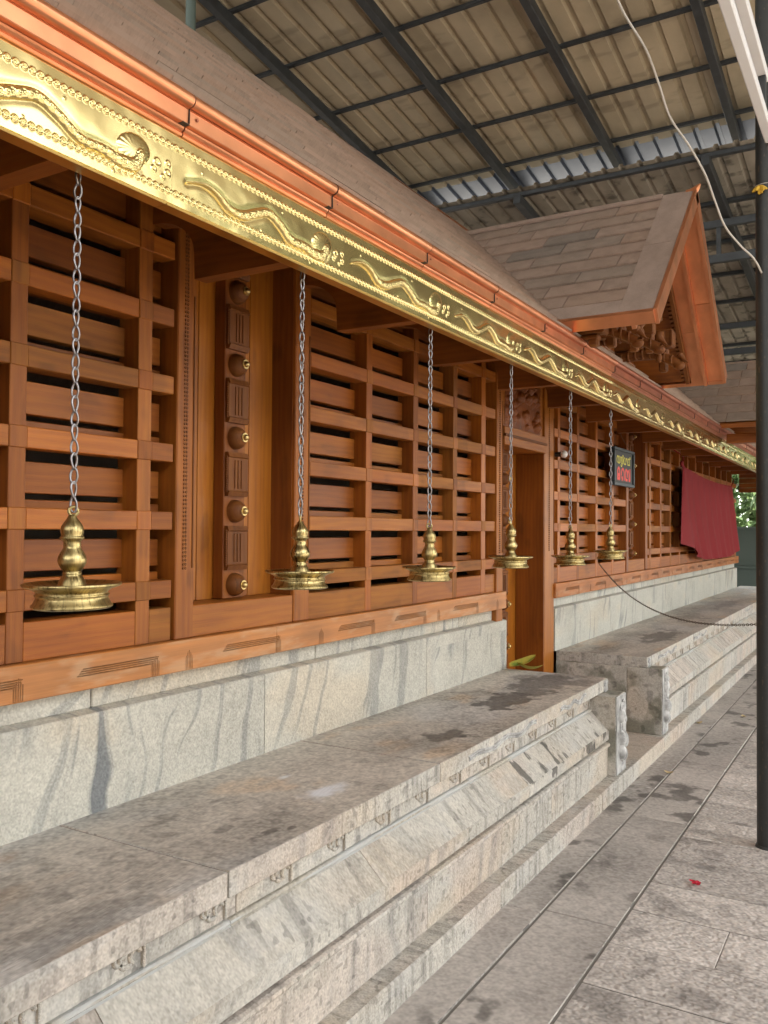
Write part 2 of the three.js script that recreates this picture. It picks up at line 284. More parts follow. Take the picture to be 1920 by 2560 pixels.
// ---------------------------------------------------------------- ground and paving
{
  const g = new THREE.PlaneGeometry(300, 300); g.rotateX(-Math.PI / 2); g.translate(0, -.014, -20); boxUV(g, 5);
  solo('ground', boxUV(g, 5), M.ground);
  const pv = struct('pavement');
  const slab = (x0, x1, z0, z1, m, s, h = 0) => part(pv, 'paving_slab', boxUV(cbox(x0 + .0014, x1 - .0014, -.03, h, z0 - .0045, z1 + .0045, .0025), s, s, rnd(), rnd()), m);
  for (let z = 1.6; z > -15.5;) { const l = rr(1.7, 1.95); const zz = z > -3.2 && z - l < -3.0 ? -3.22 : z - l; slab(-1.345, -1.192, z, zz, M.pave[2], 4, rr(-.002, .001)); z = zz; }
  for (let z = 1.6; z > -15.5;) { let l = rr(1.1, 1.5); let zz = z - l; if (z > -3.26 && zz < -2.5) zz = -3.26; if (z > -1.9 && zz < -1.5) zz = -1.9; slab(-1.184, -.902, z, zz, M.pave[(rnd() * 2) | 0], 4, rr(-.002, .002)); z = zz; }
  const rows = [1.6, 1.28, .95, .62, .3, -.03, -.36, -.68, -1.0, -1.3, -1.6, -1.9, -2.2, -2.5, -2.81, -3.13, -3.45, -3.76, -4.1, -4.39];
  while (rows[rows.length - 1] > -15) rows.push(rows[rows.length - 1] - .32);
  for (let i = 0; i + 1 < rows.length; i++) {
    let x = -.894; const xs = i === 15 ? [-.53] : []; let first = true;
    while (x < 1.7) { const l = first ? (i % 2 ? .7 : 1.1) + rr(-.06, .1) : rr(.9, 1.2); first = false; const x1 = i === 15 && x < -.8 ? -.53 : x + l; slab(x, x1, rows[i], rows[i + 1], M.rough[(rnd() * 3) | 0], 2, rr(-.003, .001)); x = x1; }
  }
  part(pv, 'joint_bed', cbox(-1.34, 1.72, -.012, -.0055, 1.6, -15.4, .001), std({ color: lin(.19, .175, .155), roughness: .95 }));
  const c = cbox(1.9, 9, -.03, -.004, 2.4, -16, .004); boxUV(c, 4); part(pv, 'courtyard_floor', c, M.ground);
}
// ---------------------------------------------------------------- granite bench plinths
const NAGA = M.lime;
function wave(pts, r, n = 40) { return tube(pts, r, n, 8); }
function nagaPilaster(p, z0, z1, dir) { // upright carved cobra with coils on the pillar's front
  const x = -1.36, zc = (z0 + z1) / 2, G = [];
  const el = (y, dz, ry, rz, rx) => { const s = new THREE.SphereGeometry(1, 14, 10); s.scale(rx * 1.25, ry, rz * .8); s.translate(x + .004, y, zc + dz); G.push(s); };
  el(.475, 0, .032, .042, .022); el(.43, .012, .05, .05, .024); el(.405, -.03, .03, .022, .022);
  for (let k = 0; k < 4; k++) { const t = new THREE.TorusGeometry(.034, .009, 6, 12, Math.PI); t.rotateY(Math.PI / 2); t.translate(x + .008, .36 - k * .018, zc); G.push(t); }
  el(.37, 0, .05, .036, .022); el(.30, .022, .05, .032, .03); el(.285, -.026, .055, .034, .03); el(.225, .024, .05, .03, .03); el(.205, -.022, .045, .03, .026);
  G.push(tube([[x, .19, zc + .01], [x + .006, .16, zc - .012], [x + .004, .13, zc + .008], [x, .105, zc]], .012, 16, 6));
  for (let k = 0; k < 3; k++) { const t = new THREE.TorusGeometry(.016, .006, 6, 10); t.rotateY(Math.PI / 2); t.translate(x + .012, .50 - k * .026, zc + (k % 2 ? .022 : -.02)); G.push(t); }
  part(p, 'cobra_carving', boxUV(merge(G), .4), NAGA);
}
function bench(th, z0, z1, endZ, cuts, topM, uv) { // runs from z0 (nearer) to z1; endZ = end that shows a pilaster
  const seg = (list, f) => { for (let i = 0; i + 1 < list.length; i++) f(list[i] - .0015, list[i + 1] + .0015, i); };
  const list = (from, to, l, j = .15) => { const a = [from]; let z = from; while (z - l * 1.3 > to) { z -= l * rr(1 - j, 1 + j); a.push(z); } a.push(to); return a; };
  seg(cuts, (a, b) => { // cap slabs with the trodden top
    const g = cbox(-2.12, -1.461, .551, .621, a - .0015, b + .0015, .003), q = g.attributes.position, n = g.attributes.normal;
    boxUV(g, 1.5, 1.5, rnd(), rnd()); const u = g.attributes.uv, top = [], rest = [];
    const T = (g2, pick) => { const P = [], U = []; for (let i = 0; i < q.count; i += 3) { const up = n.getY(i) > .9; if (up !== pick) continue; for (let k = 0; k < 3; k++) { P.push(q.getX(i + k), q.getY(i + k), q.getZ(i + k)); if (pick) U.push((uv.z - q.getZ(i + k)) / uv.L, (q.getX(i + k) + 2.12) / .66); else U.push(u.getX(i + k), u.getY(i + k)); } } const h = new THREE.BufferGeometry(); h.setAttribute('position', new THREE.BufferAttribute(new Float32Array(P), 3)); h.setAttribute('uv', new THREE.BufferAttribute(new Float32Array(U), 2)); h.computeVertexNormals(); return h; };
    const A = T(g, true), B = T(g, false), m = mergeGeometries([A, B], true);
    part(th, 'cap_slab', m, [topM, M.front]);
  });
  seg(list(z0, z1, 1.3), (a, b) => part(th, 'frieze_stone', boxUV(cbox(-1.9, -1.515, .468, .5505, a, b, .002), 1.5, 1.5, rnd(), rnd()), M.front));
  for (let z = z0 - .22; z > z1 + .15; z -= .285) { // small curled carvings along the frieze
    const G = []; for (const [dz, dy, r, a] of [[0, 0, .022, 4.4], [.024, .006, .014, 4.2], [-.025, -.004, .016, 4]]) { const t = new THREE.TorusGeometry(r, .0065, 6, 14, a); t.rotateZ(1 + dz * 30); t.rotateY(Math.PI / 2); t.translate(-1.514, .512 + dy, z + dz); G.push(t); }
    G.push(cbox(-1.52, -1.505, .472, .548, z - .052, z - .044, .002));
    if (z > -10) part(th, 'frieze_carving', boxUV(merge(G), .5), M.front);
  }
  seg(list(z0, z1, 1.6), (a, b) => part(th, 'bead_moulding', boxUV(sweepZ([[-1.9, .4675], [-1.507, .4675], [-1.502, .464], [-1.500, .4595], [-1.503, .4555], [-1.497, .452], [-1.9, .452]], a, b), 1.5, 1.5, rnd(), rnd()), M.bead));
  seg(list(z0, z1, 1.25), (a, b) => part(th, 'bevel_stone', boxUV(sweepZ([[-1.9, .4515], [-1.503, .4515], [-1.405, .356], [-1.40, .351], [-1.40, .304], [-1.403, .301], [-1.9, .301]], a, b), 1.5, 1.5, rnd(), rnd()), a < -3.2 && a > -6 ? M.frontWet : M.front));
  part(th, 'groove_course', boxUV(cbox(-1.9, -1.43, .286, .3005, z0 - .02, z1 + .02, .001), 1.5), M.front);
  seg(list(z0, z1, 1.25), (a, b) => part(th, 'base_stone', boxUV(sweepZ([[-1.9, .2855], [-1.405, .2855], [-1.394, .281], [-1.391, .273], [-1.394, .265], [-1.406, .259], [-1.408, .0955], [-1.9, .0955]], a, b), 1.5, 1.5, rnd(), rnd()), M.front));
  // pilaster with the cobra
  const near = endZ === z1, p0 = near ? z1 + .19 : z0 + .008, p1 = near ? z1 - .008 : z0 - .16;
  part(th, 'end_pilaster', boxUV(cbox(-1.60, -1.36, .0955, .5495, p0, p1, .004), 1.5, 1.5, rnd(), rnd()), near ? M.mossShadeStone : M.mossShadeStone);
  part(th, 'pilaster_face', boxUV(cbox(-1.362, -1.354, .10, .546, p0 - .002, p1 + .002, .003), .5), M.lime);
  nagaPilaster(th, p0, p1);
  part(th, 'end_panel', boxUV(cbox(-2.12, -1.60, .0955, .55, near ? z1 + .03 : z0 + .005, near ? z1 - .005 : z0 - .03, .003), 1.4, 1.4, .3, .1), M.mossShadeStone);
  // carved snakes and the flower block on the slab's front
  const sn = (za, l) => { const q = []; for (let i = 0; i <= 24; i++) { const t = i / 24; q.push([-1.461, .586 + .014 * Math.sin(t * 15) * (.4 + .6 * t), za - l * t]); } const q2 = q.map(([x, y, z]) => [x, y - .012, z]); return merge([wave(q, .0065), wave(q2, .005)]); };
  const dirs = near ? [[z1 + 1.95, .75], [z1 + .85, .42]] : [[z0 - .32, .6], [z0 - 1.6, .6], [z0 - 4.6, .6]];
  for (const [za, l] of dirs) part(th, 'snake_carving', boxUV(sn(za, l), .4), M.lime);
  const G = []; for (let k = 0; k < 7; k++) { const t = new THREE.TorusGeometry(.013, .006, 6, 12); t.rotateY(Math.PI / 2); t.translate(-1.459, .57 + .026 * (k % 2) + .006 * Math.sin(k * 3), (near ? z1 + .05 : z0 - .05) + .02 * Math.cos(k * 2)); G.push(t); }
  part(th, 'flower_carving', boxUV(merge(G), .4), M.lime);
}
const B1 = thing('stone_bench', 'long granite bench plinth with damp stains, below the first lattice panels up to the doorway', 'bench', [-1.7, 0, -2]);
const B2 = thing('stone_bench', 'granite bench plinth beyond the doorway, with the iron chain hanging over it', 'bench', [-1.7, 0, -10]);
bench(B1, 1.1, -5.08, -5.08, [1.1, -.1, -1.69, -2.88, -5.08], M.benchTop, { z: zB, L: LB });
bench(B2, -6.04, -14.9, -6.04, [-6.04, -8.3, -10.6, -12.8, -14.9], M.benchTop2, { z: -6.04, L: 9 });
// step course under both benches
{
  const st = thing('stone_step', 'low granite step course running along the foot of the benches', 'step', [-1.6, 0, -6]);
  for (let z = 1.2; z > -15;) { const z1 = Math.max(-15, z > -3.1 && z < -1.5 ? -3.17 : z - rr(1.25, 1.6)); part(st, 'step_stone', boxUV(cbox(-2.25, -1.335, -.02, .095, z - .002, z1 + .002, .006), 1.5, 1.5, rnd(), rnd()), M.front); z = z1; }
}
// dado: upright stones behind the benches and the narrow course above
function dado(label, z0, z1, cuts, m) {
  const t = thing('stone_dado', label, 'stone wall', [-2.2, .621, (z0 + z1) / 2]);
  for (let i = 0; i + 1 < cuts.length; i++) part(t, 'dado_stone', boxUV(sweepZ([[-2.3, .6215], [-2.11, .6215], [-2.11, .923], [-2.114, .929], [-2.152, .936], [-2.3, .936]], cuts[i] - .002, cuts[i + 1] + .002), 1.5, 1.5, rnd(), rnd()), m);
  part(t, 'mortar_backing', cbox(-2.28, -2.125, .624, .918, z0 - .01, z1 + .01, .001), M.mortar);
  let z = z0; while (z > z1 + .01) { const b = Math.max(z1, z - rr(1.1, 1.7)); part(t, 'upper_stone', boxUV(cbox(-2.3, -2.15, .9362, 1.0055, z - .002, b + .002, .004), 1.5, 1.5, rnd(), rnd()), m); z = b; }
}
dado('buff granite dado with dark gneiss bands behind the bench below the near lattice', 1.1, -5.08, [1.1, -.9, -2.64, -3.99, -5.08], M.dado);
dado('grey granite dado behind the bench beyond the doorway', -5.99, -14.5, [-5.99, -7.41, -8.56, -9.88, -11.67, -13.42, -14.5], M.dado2);
console.log('stone');

// ---------------------------------------------------------------- timber wall
const XF = -2.13, XB = -2.194;
const wpart = (p, n, g, grain, m) => part(p, n, wuv(g, grain), m);
const pick = a => a[(rnd() * a.length) | 0];
const grooveDraw = (ctx, w, h, line) => {
  ctx.lineWidth = 2.2; ctx.strokeStyle = line; ctx.lineCap = 'butt';
  const mark = (x, L) => { for (let k = 0; k < 4; k++) { const xx = x - k * 7, y = h * .40 + k * 8; if (L) { ctx.beginPath(); ctx.moveTo(xx - L, y); ctx.lineTo(xx + 14, y); ctx.stroke(); } }
    for (let k = -2; k <= 2; k++) { ctx.beginPath(); ctx.moveTo(x + k * 8, h * .36 + Math.abs(k) * 11); ctx.lineTo(x + k * 8, h * .97); ctx.stroke(); } };
  mark(470, 320); mark(640, 0); mark(1180, 330); mark(1500, 0); mark(1960, 300);
};
const beamBump = canv(2048, 128, (c, w, h) => { c.fillStyle = '#fff'; c.fillRect(0, 0, w, h); grooveDraw(c, w, h, '#000'); }, false);
const beamMap = (() => { // teak with pale worn patches; 1.9 m x .107 m
  const t = canv(2048, 128, (c, w, h) => {
    const id = c.createImageData(w, h);
    for (let j = 0; j < h; j++) for (let i = 0; i < w; i++) { const u = i / w, v = j / h, f = fbm(u, v, 14, 60, 3, 900), b = fbm(u, v, 10, 2, 4, 905), cth = .5 + .5 * Math.sin(6.28 * (v * 3 + 2 * fbm(u, v, 4, 2, 3, 910)));
      const wn = sst(.5, .8, fbmRaw(u, v, 14, 3, 6, 915)) * .42; let q = .86 + .10 * cth + .25 * (f - .5) + .5 * (b - .5); let col = [.46 * q, .168 * q, .034 * q]; col = [mix(col[0], .5, wn), mix(col[1], .34, wn), mix(col[2], .2, wn)];
      const k = (j * w + i) * 4; for (let n = 0; n < 3; n++) id.data[k + n] = enc(col[n]); id.data[k + 3] = 255; }
    c.putImageData(id, 0, 0);
  }); return t;
})();
M.beam = new THREE.MeshPhysicalMaterial({ map: beamMap, bumpMap: beamBump, bumpScale: .008, roughness: .5, clearcoat: .15, clearcoatRoughness: .4 });
M.beamB = new THREE.MeshPhysicalMaterial({ map: beamMap, bumpMap: beamBump, bumpScale: .008, roughness: .55, color: lin(.84, .74, .68) });
function sill(label, z0, z1, m) {
  const t = thing('sill_beam', label, 'beam', [-2.15, 1.0065, (z0 + z1) / 2]);
  for (let z = z0; z > z1;) { const b = Math.max(z1, z - 3.8); const g = cbox(-2.26, -2.10, 1.0065, 1.1135, z, b, .003); boxUV(g, -1.9, .107, .15, -.41); part(t, 'beam_length', g, m); z = b; }
}
sill('orange teak sill beam with carved groove marks on the near stone dado', 1.1, -5.05, M.beam);
sill('darker weathered sill beam with carved marks on the far stone dado', -5.98, -14.6, M.beamB);

const ROWS = [0, 1, 2, 3, 4, 5].map(k => 1.26 + .2335 * k), RH = .062, TOP = 2.62;
function lattice(label, z0, z1, stiles, dim) { // stiles: [near, far] z pairs
  const t = thing('lattice_screen', label, 'lattice screen', [-2.16, 1.115, (z0 + z1) / 2], 'teak lattice screens along the temple wall');
  const mats = [WOOD[0], WOOD[1], WOOD[3], WOOD[5], WOOD[7], WOOD[6]], bm = [WOOD[0], WOOD[1], WOOD[2], WOOD[4], WOOD[5], WOOD[6]];
  const edges = [[z0, z0], ...stiles, [z1, z1]];
  for (const [a, b] of stiles) { wpart(t, 'stile', cbox(XB - .03, XF, 1.1145, TOP, a, b, .002), 1, pick(mats)); for (const y of ROWS) wpart(t, 'joint_block', cbox(XF - .02, XF + .0045, y - .001, y + RH + .001, a + .001, b - .001, .0025), 1, pick(mats)); }
  for (let i = 0; i + 1 < edges.length; i++) {
    const a = edges[i][1] - .0006, b = edges[i + 1][0] + .0006; if (a - b < .02) continue;
    wpart(t, 'bottom_board', cbox(XB - .03, XF - .001, 1.1145, 1.227, a, b, .002), 2, pick(mats));
    for (let r = 0; r < ROWS.length; r++) {
      const y = ROWS[r];
      wpart(t, 'rail', cbox(XB, XF + .001 + rr(0, .002), y, y + RH, a, b, .0025), 2, pick(mats));
      wpart(t, 'back_rail', cbox(XB - .045, XB - .001, y + .006, y + RH + .026, a, b, .002), 2, pick(bm));
      wpart(t, 'board', cbox(XB - .04, XB - .002, y + .107 + rr(-.002, .002), y + .203 + rr(-.003, .003), a, b, .002), 2, pick(bm));
    }
  }
}
const reg = (a, p, n, w = .056) => Array.from({ length: n }, (_, i) => [a - i * p, a - i * p - w]);
lattice('close teak lattice screen behind the largest hanging lamp, before the closed double shutter', 1.1, -2.15, [...reg(1.0 - .143, .474, 6), [-1.515, -1.571] , [-1.989, -2.049]].sort((a, b) => b[0] - a[0]).filter((s, i, A) => i === 0 || A[i - 1][0] - s[0] > .2));
lattice('teak lattice screen between the closed shutter and the doorway', -2.955, -4.93, [[-3.408, -3.46], [-3.869, -3.921], [-4.338, -4.39], [-4.724, -4.785]]);
lattice('teak lattice screen beyond the doorway, behind the black sign', -5.955, -7.98, [[-6.097, -6.151], [-6.549, -6.603], [-7.043, -7.10], [-7.53, -7.585]], true);
lattice('long teak lattice screen partly covered by the red cloth', -8.78, -14.55, reg(-8.886, .472, 12, .066), true);

// posts (frames of the shutters and doorway), each with a line of carved beads
function post(label, z0, z1, m, y1 = TOP, y0 = 1.1145, xf = -2.118, beads = true, side = 1) {
  const t = thing('timber_post', label, 'post', [-2.16, y0, (z0 + z1) / 2], 'teak posts framing the shutters and the doorway');
  wpart(t, 'post_body', cbox(-2.27, xf, y0, y1, z0, z1, .004), 1, m);
  if (beads) { const G = [], zc = mix(z0, z1, side > 0 ? .45 : .5); for (let y = 1.36; y < y1 - .05; y += .014) for (const d of [-.0055, .0055]) { const b = new THREE.BoxGeometry(.005, .0075, .0065); b.rotateX(.6 * Math.sign(d)); b.translate(xf + .001, y, zc + d); G.push(b); }
    wpart(t, 'bead_carving', merge(G), 1, CARVED);
    wpart(t, 'chamfer_strip', cbox(xf - .004, xf + .004, 1.36, y1 - .3, z1 + .008, z1 + .014, .001), 1, CARVED); }
  return t;
}
function scrollCap(t, z, s) { // carved scroll on the upper corner of an opening
  const G = []; for (let k = 0; k < 6; k++) { const q = new THREE.TorusGeometry(.016 + .004 * (k % 2), .006, 6, 12, 5); q.rotateY(Math.PI / 2); q.rotateX(k); q.translate(-2.115, 2.56 - k * .05, z + s * (.012 + .006 * Math.sin(k * 2))); G.push(q); }
  G.push(cbox(-2.15, -2.116, 2.22, 2.6, z, z + s * .03, .006)); wpart(t, 'scroll_carving', merge(G), 1, CARVED);
}
function bossColumn(t, x, z0, z1, yB, yT, leafX) { // astragal with ribbed bosses and brass knobs
  wpart(t, 'astragal', cbox(leafX, x - .02, yB, yT, z0, z1, .003), 1, WOOD[4]);
  const zc = (z0 + z1) / 2, hw = Math.abs(z0 - z1) / 2;
  for (let y = 1.283 - .284 * 4; y < yT; y += .284) {
    if (y < yB + .01) continue;
    const r = .044, prof = []; for (let i = 0; i <= 14; i++) { const a = i / 14 * Math.PI / 2; prof.push(new THREE.Vector2(r * Math.cos(a) * (1 + .035 * Math.cos(i * 3.1)) + .0005, .052 * Math.sin(a))); }
    const b = new THREE.LatheGeometry(prof, 22); b.rotateZ(-Math.PI / 2); b.translate(x - .022, y, zc); const bo = wpart(t, 'boss', b, 1, CARVED);
    const G = [new THREE.SphereGeometry(.012, 16, 12), (() => { const q = new THREE.CylinderGeometry(.016, .018, .007, 20); q.rotateZ(Math.PI / 2); q.translate(-.006, 0, 0); return q; })()]; const kg = merge(G); kg.translate(x + .035, y, zc); part(bo, 'knob', kg, M.knob);
    const y0 = y + .057, y1 = Math.min(yT, y + .284 - .057); if (y1 - y0 < .05) continue;
    const out = [[x - .03, y0], [x - .004, y0], [x + .004, y0 + .018], [x - .002, y0 + .022], [x - .002, y1 - .022], [x + .004, y1 - .018], [x - .004, y1], [x - .03, y1]];
    const bl = wpart(t, 'carved_block', sweepZ(out, zc + hw * .92, zc - hw * .92), 1, CARVED), R2 = [];
    for (let k = 0; k < 16; k++) { const yy = mix(y0 + .02, y1 - .02, k / 15); const q = new THREE.SphereGeometry(.006, 6, 5); q.scale(.7, 1, 1); q.translate(x - .008, yy, zc + hw * .92); R2.push(q); }
    for (const d of [-.3, 0, .3]) R2.push(cbox(x - .003, x + .002, y0 + .03, y1 - .03, zc + d * hw - .003, zc + d * hw + .003, .001));
    part(bl, 'leaf_ribs', wuv(merge(R2), 1), CARVED);
  }
}
post('teak post with a carved bead line on the near side of the closed shutter', -2.156, -2.247, WOOD[0]);
post('reeded teak post on the far side of the closed shutter', -2.846, -2.953, WOOD[0], TOP, 1.1145, -2.126);
post('teak door post on the near side of the doorway', -4.932, -5.03, WOOD[3], TOP, .0957, -2.118);
post('teak door post on the far side of the doorway', -5.79, -5.986, WGOLD[1], TOP, .0957, -2.118);
post('darker teak post on the near side of the far shutter', -7.98, -8.055, WOOD[2], TOP, 1.1145, -2.122, false);
post('darker teak post on the far side of the far shutter', -8.69, -8.778, WOOD[2], TOP, 1.1145, -2.122, false);
function shutter(label, z0, z1, gold, leafX = -2.25, y0 = 1.228, yT = 2.62, x = -2.174, mz = null) {
  const t = thing('wooden_shutter', label, 'shutter', [leafX, y0, (z0 + z1) / 2]);
  const zc = mz ?? (z0 + z1) / 2, n = 2;
  for (const [a, b] of [[z0, zc], [zc, z1]]) for (let k = 0; k < n; k++) wpart(t, 'plank', cbox(leafX - .035, leafX + (k % 2 ? .0015 : 0), y0, yT, mix(a, b, k / n) - .0008, mix(a, b, (k + 1) / n) + .0008, .0015), 1, gold ? WGOLD[k % 2] : WOOD[1 + k]);
  bossColumn(t, x, zc + .062, zc - .062, y0 + .002, yT, leafX + .003);
  if (y0 > 1) { wpart(t, 'sill_board', cbox(leafX - .035, XF - .001, 1.1145, y0 - .001, z0 - .001, z1 + .001, .003), 2, WOOD[3]); wpart(t, 'reveal', cbox(leafX - .03, XF - .012, y0, yT, z1 + .0015, z1 - .0015, .0005), 1, WOOD[4]); }
  return t;
}
shutter('closed double shutter of golden planks with brass-knobbed bosses down its middle', -2.248, -2.845, true);
shutter('closed far shutter with bosses beside the black sign', -8.056, -8.689, false);
{ // doorway with its carved overdoor panel
  const d = shutter('tall plank door deep in the doorway between the two benches, with brass knobs', -5.031, -5.789, true, -2.335, .25, 2.045, -2.262);
  d.userData.category = 'door';
  const f = thing('door_frame', 'carved teak door frame and overdoor panel of crowded figures above the doorway', 'door frame', [-2.2, .1, -5.4]);
  wpart(f, 'jamb_lining', cbox(-2.33, -2.12, .25, 2.045, -5.7885, -5.7755, .001), 1, WOOD[2]);
  wpart(f, 'lintel', cbox(-2.35, -2.106, 2.046, 2.165, -5.031, -5.789, .004), 2, WOOD[3]);
  wpart(f, 'lintel_moulding', cbox(-2.15, -2.098, 2.10, 2.118, -5.031, -5.789, .003), 2, CARVED);
  wpart(f, 'panel_frame', cbox(-2.3, -2.135, 2.166, 2.62, -5.031, -5.789, .003), 2, WOOD[3]);
  const bl = []; for (let k = 0; k < 60; k++) bl.push([rnd(), rnd(), rr(.035, .10), rr(.4, 1)]);
  part(f, 'figure_carving', grid(110, 80, (u, v) => { let h = 0; for (const [a, b, r, k] of bl) { const q = 1 - ((u - a) ** 2 * 1.8 + (v - b) ** 2) / (r * r); if (q > 0) h = Math.max(h, k * Math.sqrt(q)); } h = h * .035 * Math.min(1, 12 * Math.min(u, 1 - u, v, 1 - v)) + .004 * fbm(u, v, 40, 40, 2, 5); return [-2.133 + h, mix(2.175, 2.60, v), mix(-5.09, -5.73, u)]; }), wood(2, lin(.62, .52, .5), .55));
  wpart(f, 'threshold', cbox(-2.36, -2.122, .0956, .249, -5.031, -5.789, .006), 2, WOOD[4]);
}
{ // wall plate, room behind the lattice (closed, dark)
  const w = thing('temple_room', 'dark room seen through the gaps of the lattice', 'room', [-3.8, 0, -6.5]);
  part(w, 'floor', cbox(-5.6, -2.36, .9, 1.0, 1.1, -14.6, .001), M.interior);
  part(w, 'back_wall', cbox(-5.7, -5.6, .9, 3.1, 1.1, -14.6, .001), M.interior);
  part(w, 'end_wall', cbox(-5.6, -2.3, 1.0, 3.1, 1.3, 1.12, .001), M.interior);
  part(w, 'end_wall', cbox(-5.6, -2.3, 1.0, 3.1, -14.6, -14.75, .001), M.interior);
  part(w, 'ceiling', cbox(-5.6, -2.24, 3.0, 3.1, 1.1, -14.6, .001), M.interior);
  wpart(w, 'wall_plate', cbox(-2.30, -2.11, 2.621, 2.80, 1.1, -14.6, .004), 2, WOOD[2]);
  wpart(w, 'head_board', cbox(-2.24, -2.16, 2.801, 3.05, 1.1, -14.6, .002), 2, WOOD[2]);
  part(w, 'core_wall', cbox(-2.7, -2.38, .0, .9, 1.1, -14.5, .001), M.interior);
}
console.log('timber');

// ---------------------------------------------------------------- eaves: brackets, brass fascia, copper gutter, shingles
const PIT = R(43), CP = Math.cos(PIT), SP = Math.sin(PIT), RX0 = -1.472, RY0 = 2.553;
const roof = thing('temple_roof', 'shingled temple roof with embossed brass fascia and copper gutter along its eave', 'roof', [-1.6, 2.3, -5]);
const roofAt = (t, n) => [RX0 - t * CP + n * SP, RY0 + t * SP + n * CP];
for (let k = -3; k <= 14; k++) { // cantilever brackets
  const z = -2.045 - .8265 * k; if (z > 1 || z < -14.2) continue;
  const o = [[-1.532, 2.308], [-1.94, 2.308], [-1.943, 2.396]];
  for (let i = 1; i <= 8; i++) { const a = i / 8 * Math.PI / 2; o.push([-2.13 + .187 * Math.cos(a), 2.396 + .125 * Math.sin(a)]); }
  o.push([-2.13, 2.62]); o.push([-2.108, 2.62]); const q = roofAt(.86, -.045); o.push([-2.108, 3.03]); const e = roofAt(.06, -.045); o.push([-1.532, e[1]]);
  wpart(roof, 'eave_bracket', sweepZ(o, z, z - .055), 0, WOOD[k & 1 ? 1 : 4]);
}
wpart(roof, 'roof_deck', sweepZ([roofAt(.02, -.012), roofAt(2.4, -.012), roofAt(2.4, -.04), roofAt(.02, -.04)], 1.05, -14.4), 0, WOOD[2]);
wpart(roof, 'fascia_board', cbox(-1.532, -1.508, 2.288, 2.462, 1.05, -14.4, .002), 2, WOOD[4]);
{ // embossed brass: cobras, rows of ringed beads, hand-beaten wobble
  const sp = new THREE.CatmullRomCurve3([[.05, .080], [.08, .089], [.11, .094], [.155, .086], [.2, .063], [.255, .061], [.322, .086], [.373, .101], [.426, .085], [.481, .058], [.55, .058], [.605, .052], [.645, .060], [.66, .085]].map(p => V3(p[0], p[1], 0))).getSpacedPoints(90);
  const L = .76, Hh = .180;
  const hgt = (s, y, o) => { s += .006 * Math.sin(o * 1.7 + s * 7); y += .003 * Math.sin(o + s * 9) * sst(0, .03, y - .045) * sst(0, .03, .135 - y);
    let h = sst(0, .12, Math.min(s, L - s) / L) * .0034 * (vn(s / L * 5, y / Hh * 1.6, 5, 64, o) - .5) + .0007 * (vn(s / L * 19, y / Hh * 5, 19, 64, o + 7) - .5);
    for (const [yc, rr0] of [[.147, .0078], [.033, .0078]]) { const p = .0195, c = (Math.floor(s / p) + .5) * p, d = Math.hypot(s - c, y - yc); h += .0030 * Math.exp(-(((d - .0066) / .0017) ** 2)) + .0024 * Math.exp(-((d / .0030) ** 2)); }
    let bd = 9, bi = 0; for (let i = 0; i < sp.length; i++) { const d = (sp[i].x - s) ** 2 + (sp[i].y - y) ** 2; if (d < bd) { bd = d; bi = i; } } bd = Math.sqrt(bd);
    const t = bi / 90, w = .003 + .0105 * sst(0, .35, t) + .004 * sst(.75, .95, t);
    if (bd < w) { const q = Math.sqrt(1 - (bd / w) ** 2); h = h * .3 + .0092 * q + .0009 * Math.sin(t * 420) * Math.cos(bd * 760) * q; } else h += -.0012 * Math.exp(-(((bd - w) / .009) ** 2)) ;
    const ax = (s - .640) / .052, ay = (y - .093 - .12 * (s - .64)) / .036, e = 1 - ax * ax - ay * ay; if (e > 0) h = Math.max(h, .0046 * Math.sqrt(e) + .0003 * Math.sin(Math.atan2(ay, ax) * 16) * (1 - e));
    for (const [cs, cy, r] of [[.751, .096, .0085], [.751, .073, .0095], [.716, .088, .012], [.705, .07, .008], [.735, .06, .006]]) { const d = Math.hypot(s - cs, y - cy); h += .0020 * Math.exp(-(((d - r * .75) / .0022) ** 2)); }
    for (const [cs, cy] of [[.10, .12], [.34, .045], [.44, .125], [.58, .02]]) h += .002 * Math.exp(-((Math.hypot(s - cs, y - cy) / .0025) ** 2));
    return h;
  };
  const make = (o, nu, nv) => grid(nu, nv, (u, v) => { const s = u * L, y = v * Hh; return [hgt(s, y, o), y, -s * .9995]; });
  const top = [make(1000, 640, 150), make(1040, 640, 150)], hi = [make(1000, 330, 80), make(1040, 330, 80)], lo = [make(1080, 150, 40), make(1120, 150, 40)];
  for (let k = -3; k < 17; k++) { const z = -1.5 - L * k; if (z > 1.05) continue; const g = (k > -2 && k < 2 ? top : k < 5 && k > 0 ? hi : lo)[k & 1]; const m = new THREE.Mesh(g, M.brass); m.name = 'brass_panel'; m.position.set(-1.5 + 1.6, 2.282 - 2.3, z + 5); m.castShadow = m.receiveShadow = true; roof.add(m); }
  for (let k = -1; k < 6; k++) { const z = .8 - 2.28 * k; part(roof, 'brass_lip', sweepZ([[-1.534, 2.279], [-1.497, 2.279], [-1.494, 2.283], [-1.497, 2.287], [-1.505, 2.2875], [-1.534, 2.2875]], z, z - 2.278), M.brassEdge); }
}
